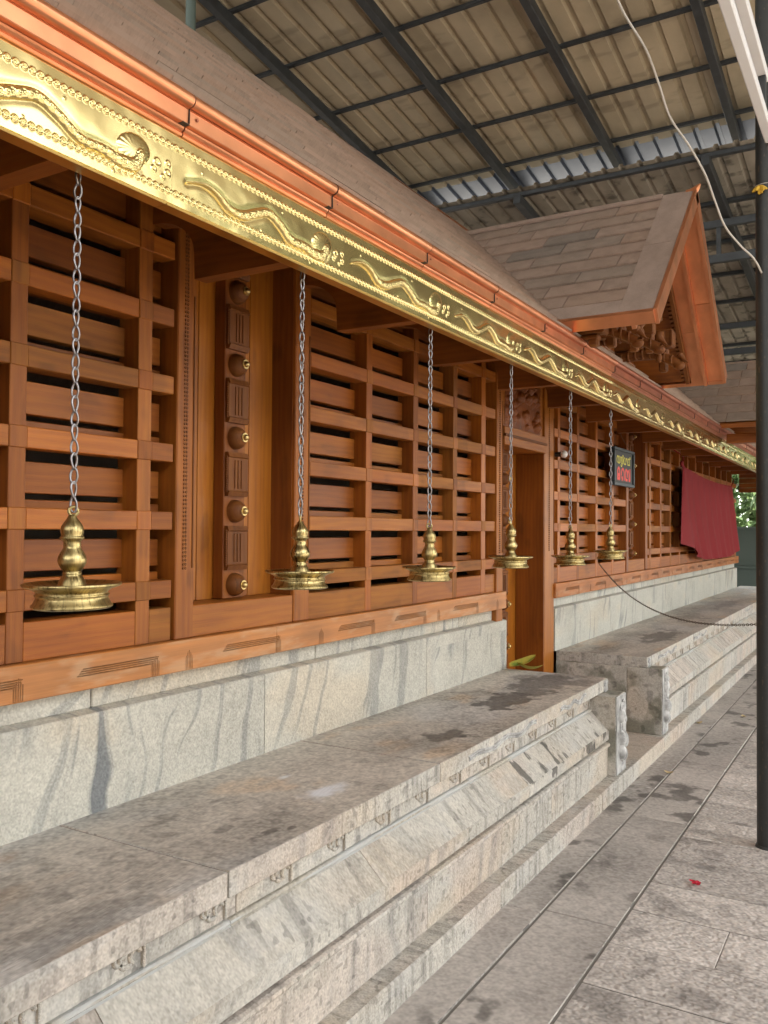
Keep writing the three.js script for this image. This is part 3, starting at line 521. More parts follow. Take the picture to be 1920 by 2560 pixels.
for (let k = 0; k < 25; k++) { // copper gutter in lengths, joints lapped
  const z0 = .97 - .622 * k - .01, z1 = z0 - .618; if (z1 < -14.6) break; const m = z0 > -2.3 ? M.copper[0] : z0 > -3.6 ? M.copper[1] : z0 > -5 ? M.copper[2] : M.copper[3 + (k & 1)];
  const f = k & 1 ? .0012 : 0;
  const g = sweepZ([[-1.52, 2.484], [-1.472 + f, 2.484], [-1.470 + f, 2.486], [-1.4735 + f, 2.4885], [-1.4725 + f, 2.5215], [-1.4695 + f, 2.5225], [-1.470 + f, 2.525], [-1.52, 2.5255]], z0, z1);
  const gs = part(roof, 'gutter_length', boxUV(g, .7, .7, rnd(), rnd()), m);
  const a = []; for (let i = 0; i < 20; i++) { const q = i / 20 * 6.2832; a.push([-1.4645 + (.0195 + f) * Math.cos(q), 2.5415 + (.0195 + f) * Math.sin(q)]); }
  const rg = new THREE.CylinderGeometry(.0165 + f, .0165 + f, z0 - z1, 24, 1); rg.rotateX(Math.PI / 2); rg.translate(-1.4665, 2.5425, (z0 + z1) / 2); part(gs, 'roll_edge', boxUV(rg, .7, .7, rnd(), rnd()), m);
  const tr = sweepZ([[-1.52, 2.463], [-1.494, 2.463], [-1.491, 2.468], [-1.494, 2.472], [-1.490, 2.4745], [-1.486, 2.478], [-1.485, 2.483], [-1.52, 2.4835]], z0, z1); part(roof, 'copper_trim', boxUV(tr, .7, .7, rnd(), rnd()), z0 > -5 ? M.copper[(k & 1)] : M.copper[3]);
  if (k % 1 === 0) { part(gs, 'lap_seam', merge([cbox(-1.476, -1.4685 + f, 2.487, 2.523, z1 + .0002, z1 - .0016, .0004), cbox(-1.49, -1.4688 + f, 2.4835, 2.4852, z1 + .022, z1 - .0016, .0004), (() => { const q = new THREE.TorusGeometry(.0172, .0008, 5, 24); q.translate(-1.4665, 2.5425, z1); return q; })()]), M.black);
    const rv = new THREE.SphereGeometry(.0045, 8, 6); rv.scale(.5, 1, 1); rv.translate(-1.4715 + f, 2.508, z1 - .03); part(gs, 'rivet', rv, M.copper[4]); }
}
// shingles lie on planes given by an origin, an along axis and an up-slope axis
function shinglePlane(parent, org, along, up, len, courses, exposure, sl, mats, keep, opts = {}) {
  const nrm = V3().crossVectors(along, up).normalize(); if (nrm.y < 0) nrm.negate();
  const rest = []; let made = 0;
  for (let c = 0; c < courses; c++) {
    let a = -(c % 2 ? .5 : 0) * sl - (opts.jit ?? 0) * rnd() * sl; const lim = opts.limit ? opts.limit(c) : [0, len];
    while (a < len) {
      const l = sl * rr(.92, 1.08), jg = opts.gap ?? .003, a0 = Math.max(a + jg, lim[0]), a1 = Math.min(a + l - jg, lim[1]); a += l; if (a1 - a0 < .03) continue;
      const t0 = c * exposure + rr(-.0015, .0015), t1 = t0 + exposure * 1.18, lift = rr(0, .002), th = .014;
      if (opts.top && t0 > opts.top(a0)) continue;
      const P = (s, t, n) => V3().copy(org).addScaledVector(along, s).addScaledVector(up, t).addScaledVector(nrm, n);
      const v = [P(a0, t0, .009), P(a1, t0, .009), P(a1, t1, -.004), P(a0, t1, -.004), P(a0, t0, th + .006 + lift), P(a1, t0, th + .006 + lift), P(a1, t1, .004), P(a0, t1, .004)];
      const F = [[0, 1, 5, 4], [1, 2, 6, 5], [2, 3, 7, 6], [3, 0, 4, 7], [4, 5, 6, 7], [3, 2, 1, 0]], Q = [], U = [], ou = rnd(), ov = rnd();
      const flip = V3().crossVectors(along, up).dot(nrm) < 0;
      for (const f of F) { const o = flip ? [0, 2, 1, 0, 3, 2] : [0, 1, 2, 0, 2, 3]; for (const i of o) { const w = v[f[i]]; Q.push(w.x, w.y, w.z); U.push((f[i] % 4 === 0 || f[i] % 4 === 3 ? 0 : 1) * l * 1.6 + ou, (f[i] % 4 > 1 ? 1 : 0) * .3 + ov); } }
      const g = new THREE.BufferGeometry(); g.setAttribute('position', new THREE.BufferAttribute(new Float32Array(Q), 3)); g.setAttribute('uv', new THREE.BufferAttribute(new Float32Array(U), 2)); g.computeVertexNormals();
      const m = opts.grey && rnd() < opts.grey ? M.shingleGrey : pick(mats);
      if (keep(c, a0) && made < 298) { part(parent, 'shingle', g, m); made++; } else rest.push(g);
    }
  }
  if (rest.length) part(parent, 'shingle_field', merge(rest), mats[0], 'stuff');
}
shinglePlane(roof, V3(RX0 - .004, RY0 + .006, 1.0), V3(0, 0, -1), V3(-CP, SP, 0), 15.2, 20, .105, .33, M.shingle, (c, a) => a > 1.2 && a < 5.6, { jit: .3, gap: .0008, top: a => { const z = 1 - a; return z > -3 ? 2.02 + .08 * (z + 3) / 4 : z > -5.4 ? mix(2.02, 1.62, (-3 - z) / 2.4) : 1.62; } });
{ const r0 = roofAt(2.42, -.012); wpart(roof, 'rear_slope', sweepZ([r0, [r0[0] - 2.6 * CP, r0[1] - 2.6 * SP], [r0[0] - 2.6 * CP, r0[1] - 2.6 * SP - .05], [r0[0], r0[1] - .05]], 1.05, -14.4), 0, M.shingle[1]); }
{ const w = thing('light_blocking_wall', 'unseen added wall behind the temple roof and across the near end of the shed, keeping sky light out', 'wall', [-14.4, 0, -6]); for (let k = 0; k < 4; k++) part(w, 'blocker_bay', cbox(-14.4 + k * 4.6, -14.4 + k * 4.6 + 4.59, 0, 4.6, 9.4, 9.2, .005), M.ground); for (let k = -1; k < 4; k++) part(w, 'blocker_bay', cbox(-14.6, -14.4, 0, 4.2, 3.3 - k * 5.2, 3.3 - k * 5.2 - 5.19, .005), M.ground); }  // unseen wall, added to cut sky light from the left and from behind
{ const w = thing('side_light_blocker', 'unseen added block next to the shed, keeping light from the right rear off the temple', 'building', [7, 0, 6]); for (let k = 0; k < 3; k++) part(w, 'blocker_bay', cbox(4.5, 8, 0, 5.6, 2.6 + k * 2.4, 2.6 + k * 2.4 + 2.39, .01), M.ground); part(w, 'roof_slab', cbox(4.35, 8.3, 5.605, 5.8, 2.4, 9.9, .01), M.ground); }  // added out of view to block light coming from the right rear
console.log('roof');

// ---------------------------------------------------------------- gable over the doorway
{
  const zc = -5.44, zL = -4.425, zR = -6.49, yE = 2.633, yR = 3.585, x0 = -1.05, xb = -2.75;
  const d = thing('roof_gable', 'shingled gable roof with copper edging projecting over the doorway', 'gable', [-1.4, 2.6, zc]);
  for (const s of [1, -1]) {
    const ze = s > 0 ? zL : zR, run = Math.abs(ze - zc), rise = yR - yE, Ls = Math.hypot(run, rise), up = V3(0, rise / Ls, (zc - ze) / Ls);
    const nrm = V3(0, run / Ls, s * rise / Ls);
    const P = (x, t, n) => V3(x, yE, ze).addScaledVector(up, t).addScaledVector(nrm, n);
    const slabG = (xa, xb2, ta, tb, na, nb) => { const v = [P(xa, ta, na), P(xb2, ta, na), P(xb2, tb, na), P(xa, tb, na), P(xa, ta, nb), P(xb2, ta, nb), P(xb2, tb, nb), P(xa, tb, nb)], F = [[0, 1, 5, 4], [1, 2, 6, 5], [2, 3, 7, 6], [3, 0, 4, 7], [4, 5, 6, 7], [3, 2, 1, 0]], Q = []; const cen = V3(); v.forEach(p => cen.addScaledVector(p, 1 / 8));
      for (const f of F) { const a = v[f[0]], b = v[f[1]], c = v[f[2]], e = v[f[3]]; const n = V3().subVectors(b, a).cross(V3().subVectors(c, a)); const o = n.dot(V3().subVectors(a, cen)) > 0 ? [a, b, c, a, c, e] : [a, c, b, a, e, c]; for (const p of o) Q.push(p.x, p.y, p.z); }
      const g = new THREE.BufferGeometry(); g.setAttribute('position', new THREE.BufferAttribute(new Float32Array(Q), 3)); g.computeVertexNormals(); return g; };
    wpart(d, 'deck', slabG(x0 - .01, xb, .01, Ls - .001, -.03, -.002), 0, WOOD[4]);
    shinglePlane(d, P(x0 - .168, .115, 0), V3(-1, 0, 0), up, 1.5, 9, .139, .34, M.shingle, () => true, { grey: .035, jit: .2 });
    part(d, 'eave_strip', boxUV(slabG(x0 - .168, xb, -.02, .1135, .001, .016), .6, .6), M.strip);
    part(d, 'verge_strip', boxUV(slabG(x0 + .015, x0 - .166, -.02, Ls * .52, .002, .018), .6, .6), M.strip);
    part(d, 'verge_strip', boxUV(slabG(x0 + .015, x0 - .166, Ls * .52 + .003, Ls + .004, .002, .0185), .6, .6, .4), M.strip);
    part(d, 'ridge_cap', boxUV(slabG(x0 - .17, xb, Ls - .035, Ls + .016, .012, .024), .6), M.strip);
    part(d, 'eave_edging', boxUV(slabG(x0 + .02, xb, -.05, -.019, -.05, .02), .6), M.copper[1]);
    part(d, 'verge_edging', boxUV(slabG(x0 + .016, x0 + .036, -.035, Ls + .005, -.064, .022), .6), M.copper[0]);
    // soffit under the overhang: copper bands, mouldings, dentils, then boards
    part(d, 'soffit_band', boxUV(slabG(x0 + .014, x0 - .085, -.03, Ls * .45, -.046, -.032), .6), M.copperSoffit);
    part(d, 'soffit_band', boxUV(slabG(x0 + .014, x0 - .085, Ls * .45 + .003, Ls - .045, -.046, -.032), .6, .6, .3), M.copperSoffit);
    part(d, 'soffit_moulding', boxUV(slabG(x0 - .086, x0 - .108, -.03, Ls - .05, -.084, -.032), .6), M.copper[0]);
    part(d, 'soffit_band', boxUV(slabG(x0 - .109, x0 - .20, -.03, Ls * .3, -.056, -.032), .6, .6, .7), M.copper[1]);
    part(d, 'soffit_band', boxUV(slabG(x0 - .109, x0 - .20, Ls * .3 + .003, Ls * .72, -.056, -.032), .6, .6, .2), M.copperSoffit);
    part(d, 'soffit_band', boxUV(slabG(x0 - .109, x0 - .20, Ls * .72 + .003, Ls - .06, -.056, -.032), .6, .6, .5), M.copper[1]);
    wpart(d, 'dentil_board', slabG(x0 - .201, x0 - .225, .02, Ls - .09, -.11, -.032), 2, CARVED);
    const D = []; for (let t = .05; t < Ls - .14; t += .034) D.push(slabG(x0 - .226, x0 - .25, t, t + .02, -.105, -.06)); wpart(d, 'dentil_row', merge(D), 1, CARVED);
    for (let k = 0; k < 5; k++) wpart(d, 'soffit_board', slabG(x0 - .252, xb, Ls * k / 5 + .002, Ls * (k + 1) / 5 - .002 - (k === 4 ? .05 : 0), -.05 - .002 * (k & 1), -.032), 0, WOOD[1 + (k & 1)]);
  }
  const tip = grid(16, 10, (u, v) => { const a = v * 6.2832, t = u, r = .032 * Math.sqrt(Math.max(0, 1 - t * t)) + .001, x = x0 - .03 + .085 * t, y = yR - .012 + .055 * t * t; return [x, y + r * Math.sin(a) * 1.15, zc + r * Math.cos(a) * .8]; }); part(d, 'finial', boxUV(tip, .6), M.copper[0]);
  // gable wall and carved corbels under it
  wpart(d, 'gable_wall', sweepX([[zL - .12, yE - .1], [zR + .12, yE - .1], [zR + .12, yE + .03], [zc, yR - .10], [zL - .12, yE + .03]], -1.66, -1.62), 1, WOOD[2]);
  const scroll = (z, y, xl, r) => { const pts = []; for (let i = 0; i <= 10; i++) { const t = i / 10; pts.push([mix(-1.62, xl, t), y + .05 * Math.sin(t * 3.0) - .06 * t * t, z]); } const G = [tube(pts, r, 24, 8)]; const e = pts[10];
    for (let k = 0; k < 9; k++) { const b = new THREE.TorusGeometry(r * 1.02, .008, 6, 14); b.rotateY(Math.PI / 2); b.translate(mix(-1.6, xl, k / 9), y + .05 * Math.sin(k / 9 * 3) - .06 * (k / 9) ** 2, z); G.push(b); }
    const s = new THREE.SphereGeometry(r * 1.15, 10, 8); s.scale(1.1, .8, .9); s.translate(e[0], e[1] - .01, z); G.push(s); const cn = new THREE.ConeGeometry(r * .7, r * 2.6, 8); cn.rotateZ(-2.4); cn.translate(e[0] + .03, e[1] + .03, z); G.push(cn); return merge(G); };
  const corbel = (z, x, yT2, h, w) => merge([cbox(-1.62, x, yT2 - h * .42, yT2, z + w, z - w, .006), cbox(-1.62, x - .03, yT2 - h * .66, yT2 - h * .44, z + w * .8, z - w * .8, .008), cbox(x - .09, x - .035, yT2 - h, yT2 - h * .6, z + w * .6, z - w * .6, .01), ...[0, 1, 2, 3, 4].map(k => cbox(x - .012 - k * .05, x + .006 - k * .05, yT2 - h * .40, yT2 - .01, z + w + .006, z - w - .006, .004))]);
  for (const [z, x, y, h] of [[-4.60, -1.34, 2.63, .12], [-4.80, -1.30, 2.70, .16], [-5.06, -1.24, 2.84, .28], [-5.44, -1.24, 2.96, .34], [-5.82, -1.24, 2.84, .28]]) wpart(d, 'corbel', corbel(z, x, y, h, .042), 0, CARVED);
  for (const [z, y, x, r] of [[-4.74, 2.60, -1.20, .028], [-5.16, 2.64, -1.18, .03], [-5.72, 2.64, -1.18, .03]]) wpart(d, 'scroll_bracket', scroll(z, y, x, r), 0, CARVED);
  for (const z of [-4.8, -5.2, -5.68]) { const pr = [[.001, 0], [.02, .01], [.022, .04], [.012, .06], [.024, .08], [.024, .11], [.013, .13], [.03, .15], [.03, .20], [.001, .20]].map(p => new THREE.Vector2(...p)); const l = new THREE.LatheGeometry(pr, 12); l.translate(-1.30, 2.60, z); l.scale(1, 1, 1); wpart(d, 'pendant', l, 1, CARVED); }
}
// ---------------------------------------------------------------- cross wing over the path, far along
{
  const t = thing('cross_wing', 'dim shingled roof of a cross wing spanning the path behind the copper gable', 'roof', [0, 2.5, -9.8]);
  const rise = .72, run = .77, Ls = Math.hypot(rise, run);
  for (const s of [1, -1]) { const ze = s > 0 ? -9.0 : -10.54, up = V3(0, rise / Ls, (s > 0 ? -run : run) / Ls), x1 = 1.7;
    shinglePlane(t, V3(x1, 2.585, ze), V3(-1, 0, 0), up, 3.95, 7, .15, .34, M.shingle, () => s > 0, { grey: .1, jit: .3 });
    const o = s > 0 ? [[-9.0, 2.57], [-9.77, 3.29], [-9.77, 3.25], [-9.0, 2.53]] : [[-10.54, 2.57], [-9.77, 3.29], [-9.77, 3.25], [-10.54, 2.53]]; wpart(t, 'roof_deck', sweepX(o, -2.2, 1.7), 0, WOOD[4]); }
  wpart(t, 'eave_board', cbox(-1.47, 1.7, 2.53, 2.575, -8.985, -9.0, .002), 0, WOOD[2]);
  wpart(t, 'cross_beam', cbox(-1.45, 1.7, 2.405, 2.50, -9.28, -9.40, .005), 0, WOOD[2]);
  for (const x of [-.95, -.2, .55]) wpart(t, 'carved_bracket', merge([cbox(x - .06, x + .06, 2.43, 2.56, -9.08, -9.3, .012), cbox(x - .04, x + .04, 2.38, 2.44, -9.12, -9.28, .012), (() => { const s = new THREE.SphereGeometry(.05, 10, 8); s.translate(x, 2.50, -9.06); return s; })()]), 0, CARVED);
  for (const z of [-9.35, -10.2]) part(t, 'column', cbox(1.5, 1.66, 0, 2.41, z, z - .14, .01), WOOD[4]);
}
{ // cross beam closing the eave at the end of the wall
  const t = thing('end_beam', 'dark timber beam closing the far end of the eave above the gate', 'beam', [-1.2, 2.1, -14.6]);
  for (let k = 0; k < 5; k++) wpart(t, 'board', cbox(-2.1, 1.4, 2.13 + k * .075, 2.2 + k * .075, -14.65, -14.72, .003), 0, WOOD[k & 1 ? 1 : 4]);
}
console.log('gables');

// ---------------------------------------------------------------- hanging lamps
const lampPts = [[.001, .0], [.080, 0], [.0855, .003], [.086, .0065], [.081, .012], [.0765, .021], [.0755, .0255], [.0785, .0275], [.0785, .0305], [.0750, .0325], [.0765, .037], [.086, .043], [.1005, .0475], [.1045, .0495], [.1045, .0545], [.1015, .0555], [.096, .0515], [.082, .046], [.05, .044], [.0335, .0455], [.0305, .051], [.027, .061], [.0225, .0685], [.0195, .0725], [.0205, .0745], [.0205, .077], [.0185, .0785], [.0190, .0815], [.0210, .084], [.0255, .090], [.0295, .0975], [.0306, .105], [.0290, .1135], [.0245, .1225], [.0195, .130], [.0182, .1345], [.0190, .1365], [.0182, .1385], [.0188, .1405], [.0180, .1425], [.0195, .1475], [.0255, .1525], [.0263, .1545], [.0238, .157], [.0225, .159], [.0243, .166], [.0246, .172], [.0228, .180], [.0170, .1885], [.0115, .1955], [.0095, .2], [.0072, .204], [.001, .205]].map(p => new THREE.Vector2(...p));
const lampBody = new THREE.LatheGeometry(lampPts, 64); { const uv = lampBody.attributes.uv; for (let i = 0; i < uv.count; i++) uv.setXY(i, uv.getX(i) * 3, uv.getY(i) * 1.4); }
const lampRing = new THREE.TorusGeometry(.0095, .0036, 8, 18); lampRing.translate(0, .2125, 0);
function linkGeo() { const w = .0078, l = .0135, pts = []; for (let i = 0; i < 16; i++) { const a = i / 16 * 6.2832; pts.push([w * Math.cos(a) * (1 - .25 * Math.sin(a) ** 2), (l + .005) * Math.sin(a), .0015 * Math.sin(2 * a)]); } return tube(pts, .0027, 22, 6, true); }
const LINK = linkGeo();
function lamp(z, yb, label, spin) {
  const t = thing('hanging_lamp', label, 'oil lamp', [-1.548, yb, z], 'brass oil lamps hanging from the eave'); t.base = [0, 0, 0];
  const b = new THREE.Mesh(lampBody, M.lamps[Math.round(spin / 1.3) % 3]); b.name = 'lamp_body'; b.rotation.y = spin; const r = new THREE.Mesh(lampRing, M.lampBrass); r.name = 'top_ring'; r.rotation.y = spin + .9;
  const ch = new THREE.Group(); ch.name = 'chain'; const y0 = .228, yT = 2.31 - yb, n = Math.round((yT - y0) / .0315);
  for (let i = 0; i <= n; i++) { const m = new THREE.Mesh(LINK, M.chain); m.name = 'link'; m.position.y = y0 + (yT - y0) * i / n; m.rotation.y = spin + .4 + (i % 2) * 1.35 + (rnd() - .5) * .3; m.rotation.z = (rnd() - .5) * .12; m.castShadow = true; ch.add(m); }
  const hk = new THREE.Mesh(tube([[0, yT - .005, 0], [.006, yT + .012, 0], [0, yT + .03, 0], [0, yT + .08, 0]], .003, 14, 6), M.iron); hk.name = 'hook';
  b.rotation.z = .018 * Math.sin(spin * 5); b.rotation.x = .014 * Math.cos(spin * 3); t.add(b, r, ch, hk); t.traverse(o => { o.castShadow = o.receiveShadow = true; });
}
const LAMPL = ['large brass hanging lamp before the lattice, first of the row from the closed shutter side', 'brass hanging lamp in front of the far post of the closed shutter', 'brass hanging lamp before the lattice between shutter and doorway', 'brass hanging lamp in front of the door post at the near edge of the doorway', 'brass hanging lamp just past the doorway, before the lattice', 'brass hanging lamp beside the black sign'];
[[-1.262, 1.323], [-2.10, 1.319], [-2.945, 1.302], [-3.77, 1.323], [-4.64, 1.306], [-5.44, 1.320]].forEach(([z, y], i) => lamp(z, y, LAMPL[i], i * 1.3));

// ---------------------------------------------------------------- sign, cloth, gate, chain and small things
{
  const t = thing('wall_sign', 'black framed sign with yellow and red lettering hung on the lattice', 'sign', [-2.05, 1.9, -7.63]);
  const face = canv(512, 272, (c, w, h) => { // two lines of Malayalam, drawn stroke by stroke
    c.fillStyle = '#0b0c0e'; c.fillRect(0, 0, w, h); c.lineCap = 'round'; c.lineJoin = 'round';
    const A = (x, y, r, a, b, ry = r) => { c.beginPath(); c.ellipse(x, y, r, ry, 0, a, b); c.stroke(); }; const P = (...p) => { c.beginPath(); c.moveTo(p[0], p[1]); for (let i = 2; i < p.length; i += 2) c.lineTo(p[i], p[i + 1]); c.stroke(); };
    c.strokeStyle = '#d8cf3a'; c.lineWidth = 13; const y = 76;
    A(80, y, 22, 2.2, 7.2, 30); A(118, y, 20, 3.4, 7.0, 30); P(98, y + 26, 138, y + 26);                       // va
    A(176, y, 20, 2.4, 6.9, 28); A(206, y + 4, 18, 3.2, 8.6, 28); A(192, y + 40, 16, 0, 3.1, 12); A(236, y - 18, 16, 3.6, 7.4, 26); P(246, y - 8, 246, y + 26); // zhi
    A(286, y, 20, 1.0, 4.6, 28); P(290, y + 26, 322, y + 26, 322, y - 26);                                          // pa
    A(352, y, 20, 3.2, 6.5, 26); P(372, y - 4, 372, y + 28);                                                        // aa
    A(416, y - 4, 24, 2.6, 6.6, 24); P(396, y + 26, 440, y + 26, 440, y + 2); A(452, y - 34, 8, 2.5, 7, 8);         // tu with the half-moon
    c.strokeStyle = '#e0362a'; c.lineWidth = 24; const z = 192;
    P(82, z + 46, 82, z - 6); A(112, z - 10, 30, 3.14, 6.28, 36); P(142, z - 10, 142, z + 46, 82, z + 46); A(112, z + 22, 14, 3.14, 6.28, 14); // ma
    A(232, z, 40, 3.0, 6.28, 44); P(272, z, 272, z + 46); A(206, z + 40, 14, 4.4, 7.6, 10);                            // aa
    A(336, z + 2, 30, 2.0, 6.6, 44); P(318, z + 46, 366, z + 46); A(396, z + 4, 24, 3.3, 6.5, 40); P(420, z, 420, z + 46, 450, z + 46, 450, z - 46);       // la
  });
  part(t, 'board', cbox(-2.076, -2.056, 1.915, 2.215, -7.33, -7.93, .002), M.black);
  const f = new THREE.PlaneGeometry(.56, .28); f.rotateY(Math.PI / 2); f.translate(-2.0545, 2.065, -7.63); part(t, 'sign_face', f, std({ map: face, roughness: .5 }));
  const fm = std({ color: lin(.035, .05, .06), roughness: .45 });
  for (const g of [cbox(-2.08, -2.04, 2.205, 2.232, -7.30, -7.96, .004), cbox(-2.08, -2.04, 1.898, 1.925, -7.30, -7.96, .004), cbox(-2.08, -2.04, 1.926, 2.204, -7.30, -7.328, .004), cbox(-2.08, -2.04, 1.926, 2.204, -7.932, -7.96, .004)]) part(t, 'frame', g, fm);
  part(t, 'hanging_wire', tube([[-2.06, 2.23, -7.36], [-2.10, 2.36, -7.55], [-2.09, 2.44, -7.63], [-2.10, 2.36, -7.72], [-2.06, 2.23, -7.9]], .0018, 30, 5), M.iron);
}
{ // red cloth tied across the far lattice
  const t = thing('red_cloth', 'dark red cloth tied up over the far lattice with its near edge folded back', 'cloth', [-2.05, 1.15, -12]);
  const cm = std({ color: lin(.21, .005, .009), roughness: .9, side: THREE.DoubleSide, bumpMap: tex(256, 256, (u, v) => .5 + .5 * Math.sin(v * 800) * Math.sin(u * 800), false), bumpScale: .0006 }), cl = std({ color: lin(.21, .005, .009), roughness: .85, side: THREE.DoubleSide });
  const edgeB = u => 1.16 + .12 * Math.pow(Math.abs(2 * u - 1), 6) - .02 * Math.sin(u * 3.14);
  part(t, 'hanging_sheet', grid(90, 50, (u, v) => { const top = mix(2.255, 2.185, u) - .05 * Math.sin(u * 3.1416), bot = edgeB(u); const inn = .14 * v * v * (1 - u) + (v > .75 ? .10 * (v - .75) * (1 - u) : 0); const z = mix(-10.05 - .55 * v * v, -13.62 - .42 * v, u); return [-2.045 + .035 * v + .015 * Math.sin(u * 26 + v * 2) * v + .012 * Math.sin(u * 61) * (.3 + v), mix(top, bot, v), z]; }), cm);
  part(t, 'folded_edge', grid(16, 40, (u, v) => { const z0 = -10.02 - .05 * v, w = mix(.05, .62, v * v * (2 - v)); return [-2.03 + .05 * Math.sin(u * 3.14) * (.3 + v), mix(2.25, 1.36 - .10 * u, v), z0 - w * u + .16 * v * (1 - u)]; }), cl);
  for (const [p, q] of [[[-2.05, 2.25, -10.05], [-2.10, 2.42, -9.85]], [[-2.05, 2.19, -13.6], [-2.1, 2.33, -13.75]]]) part(t, 'tie_string', tube([p, [p[0] + .03, p[1] + .08, p[2] + .03], q], .006, 10, 6), cl);
  const kn = new THREE.IcosahedronGeometry(.035, 1); kn.scale(.6, 1, 1.3); kn.translate(-2.04, 2.27, -10.02); part(t, 'knot', kn, cl);
}
{ // iron barrier chain from the lattice sill to the steel post
  const t = thing('barrier_chain', 'dark iron chain sagging from the lattice sill to the steel post', 'chain', [-2.1, 1.2, -7]);
  const a = V3(-2.09, 1.232, -7.0), b = V3(-.56, 1.055, -4.46), N = 128, sag = .17; const lg = (() => { const p = []; for (let i = 0; i < 12; i++) { const q = i / 12 * 6.2832; p.push([.005 * Math.cos(q), 0, .0155 * Math.sin(q)]); } return tube(p, .0017, 14, 5, true); })();
  const P = s => V3().lerpVectors(a, b, s).add(V3(0, -sag * 4 * s * (1 - s) * (1 - .25 * (s - .5)), 0));
  for (let i = 0; i < N; i++) { const s = (i + .5) / N, p = P(s), d = P(s + .004).sub(P(s - .004)).normalize(); const m = new THREE.Mesh(lg, M.iron); m.name = 'link'; m.position.copy(p).sub(t.position); m.quaternion.setFromUnitVectors(V3(0, 0, 1), d); m.rotateZ((i % 2) * 1.5 + .2); m.castShadow = true; t.add(m); }
}
function post3(name, label, x, z, r, y1, m, group) { const t = thing(name, label, 'post', [x, 0, z], group); const g = new THREE.CylinderGeometry(r, r, y1, 24); g.translate(x, y1 / 2, z); const u = g.attributes.uv; for (let i = 0; i < u.count; i++) u.setXY(i, u.getX(i), u.getY(i) * 6); part(t, 'shaft', g, m); const c = new THREE.CylinderGeometry(r + .003, r + .008, .014, 24); c.translate(x, .006, z); part(t, 'base_collar', c, m); return t; }
post3('steel_post', 'dark round steel post standing on the paving beside the barrier chain', -.515, -4.45, .046, 5.83, M.post);
post3('green_pole', 'slim green pole rising behind the main roof ridge', -4.2, -4.36, .035, 5.8, M.green);
for (const z of [3.2, -.6, -4.4, -8.2]) post3('shed_post', 'round steel post carrying the open outer edge of the shed roof', 4.05, z, .05, 6.45 + .128 * z, M.post, 'posts along the outer edge of the shed');
{ const t = thing('yellow_flower', 'dried yellow flower tied to the steel post', 'flower', [-.5, 3.15, -4.4]); const G = []; for (let k = 0; k < 9; k++) { const c = new THREE.SphereGeometry(.02, 6, 5); c.scale(.5, 1.2, .35); c.translate(0, .02, 0); c.rotateZ(2.2 + k * .25); c.rotateY(k * 2.4); c.translate(-.535, 3.16, -4.398); G.push(c); } part(t, 'petals', merge(G), std({ color: lin(.55, .33, .03), roughness: .8 })); part(t, 'thread', (() => { const q = new THREE.TorusGeometry(.047, .002, 5, 24); q.rotateX(Math.PI / 2); q.translate(-.515, 3.17, -4.45); return q; })(), M.cable); }
{ const t = thing('white_rail_frame', 'pair of white square steel tubes bracketed to the steel post overhead', 'steel frame', [-.49, 3.3, -2]);
  const bar = (x, y0, y1, z0, z1, w = .042) => { const g = cbox(-w / 2, w / 2, -w / 2, w / 2, 0, -Math.hypot(z1 - z0, y1 - y0), .004); g.rotateX(Math.atan2(y1 - y0, Math.abs(z1 - z0))); g.translate(x, y0, z0); return g; };
  part(t, 'tube', bar(-.492, 3.315, 3.385, 2.2, -4.62), M.white); part(t, 'tube', bar(-.492, 3.53, 3.575, 2.2, -4.2), M.white); part(t, 'upright', cbox(-.508, -.476, 3.40, 3.62, -4.12, -4.155, .003), M.steel); part(t, 'upright', cbox(-.508, -.476, 3.33, 3.56, -1.1, -1.13, .003), M.white); }
solo('power_cable', (() => { const ray = (u, v, D) => { const p = V3((u - 960) / 2130, -(v - 1280) / 2130, -1).applyEuler(camera.rotation); return [p.x * D, p.y * D + 1.5, p.z * D]; };
  const a = V3(...ray(1525, -40, 3.3)), b = V3(...ray(1908, 690, 4.1)), p = []; const off = [[0, 0], [-.006, .03], [.012, .02], [-.004, .035], [-.018, .01], [.006, -.02], [.016, -.045], [.0, -.055], [-.012, -.07], [0, -.06], [.01, -.02], [0, 0]];
  off.forEach(([h, v], i) => { const s = i / (off.length - 1), q = V3().lerpVectors(a, b, s); p.push([q.x + h, q.y + .6 * v - .05 * Math.sin(s * 3.14), q.z + h]); }); return tube(p, .0048, 120, 8); })(), M.cable, 'pale wavy power cable hanging from the shed roof to the steel post', 'cable');
{ // green sheet gate and the trees behind it
  const t = thing('metal_gate', 'grey green sheet metal gate closing the far end of the path', 'gate', [-1.5, 0, -17]);
  for (let k = 0; k < 5; k++) part(t, 'panel', cbox(-3.6 + k * 1.0, -2.62 + k * 1.0, .06, 1.56, -17.0, -17.02, .002), M.green);
  for (const y of [.07, .82, 1.54]) part(t, 'bar', cbox(-3.6, 1.4, y, y + .05, -16.95, -16.99, .004), M.green);
  for (const x of [-3.62, -1.15, 1.38]) part(t, 'upright', cbox(x, x + .06, 0, 1.62, -16.93, -17.03, .004), M.green);
}
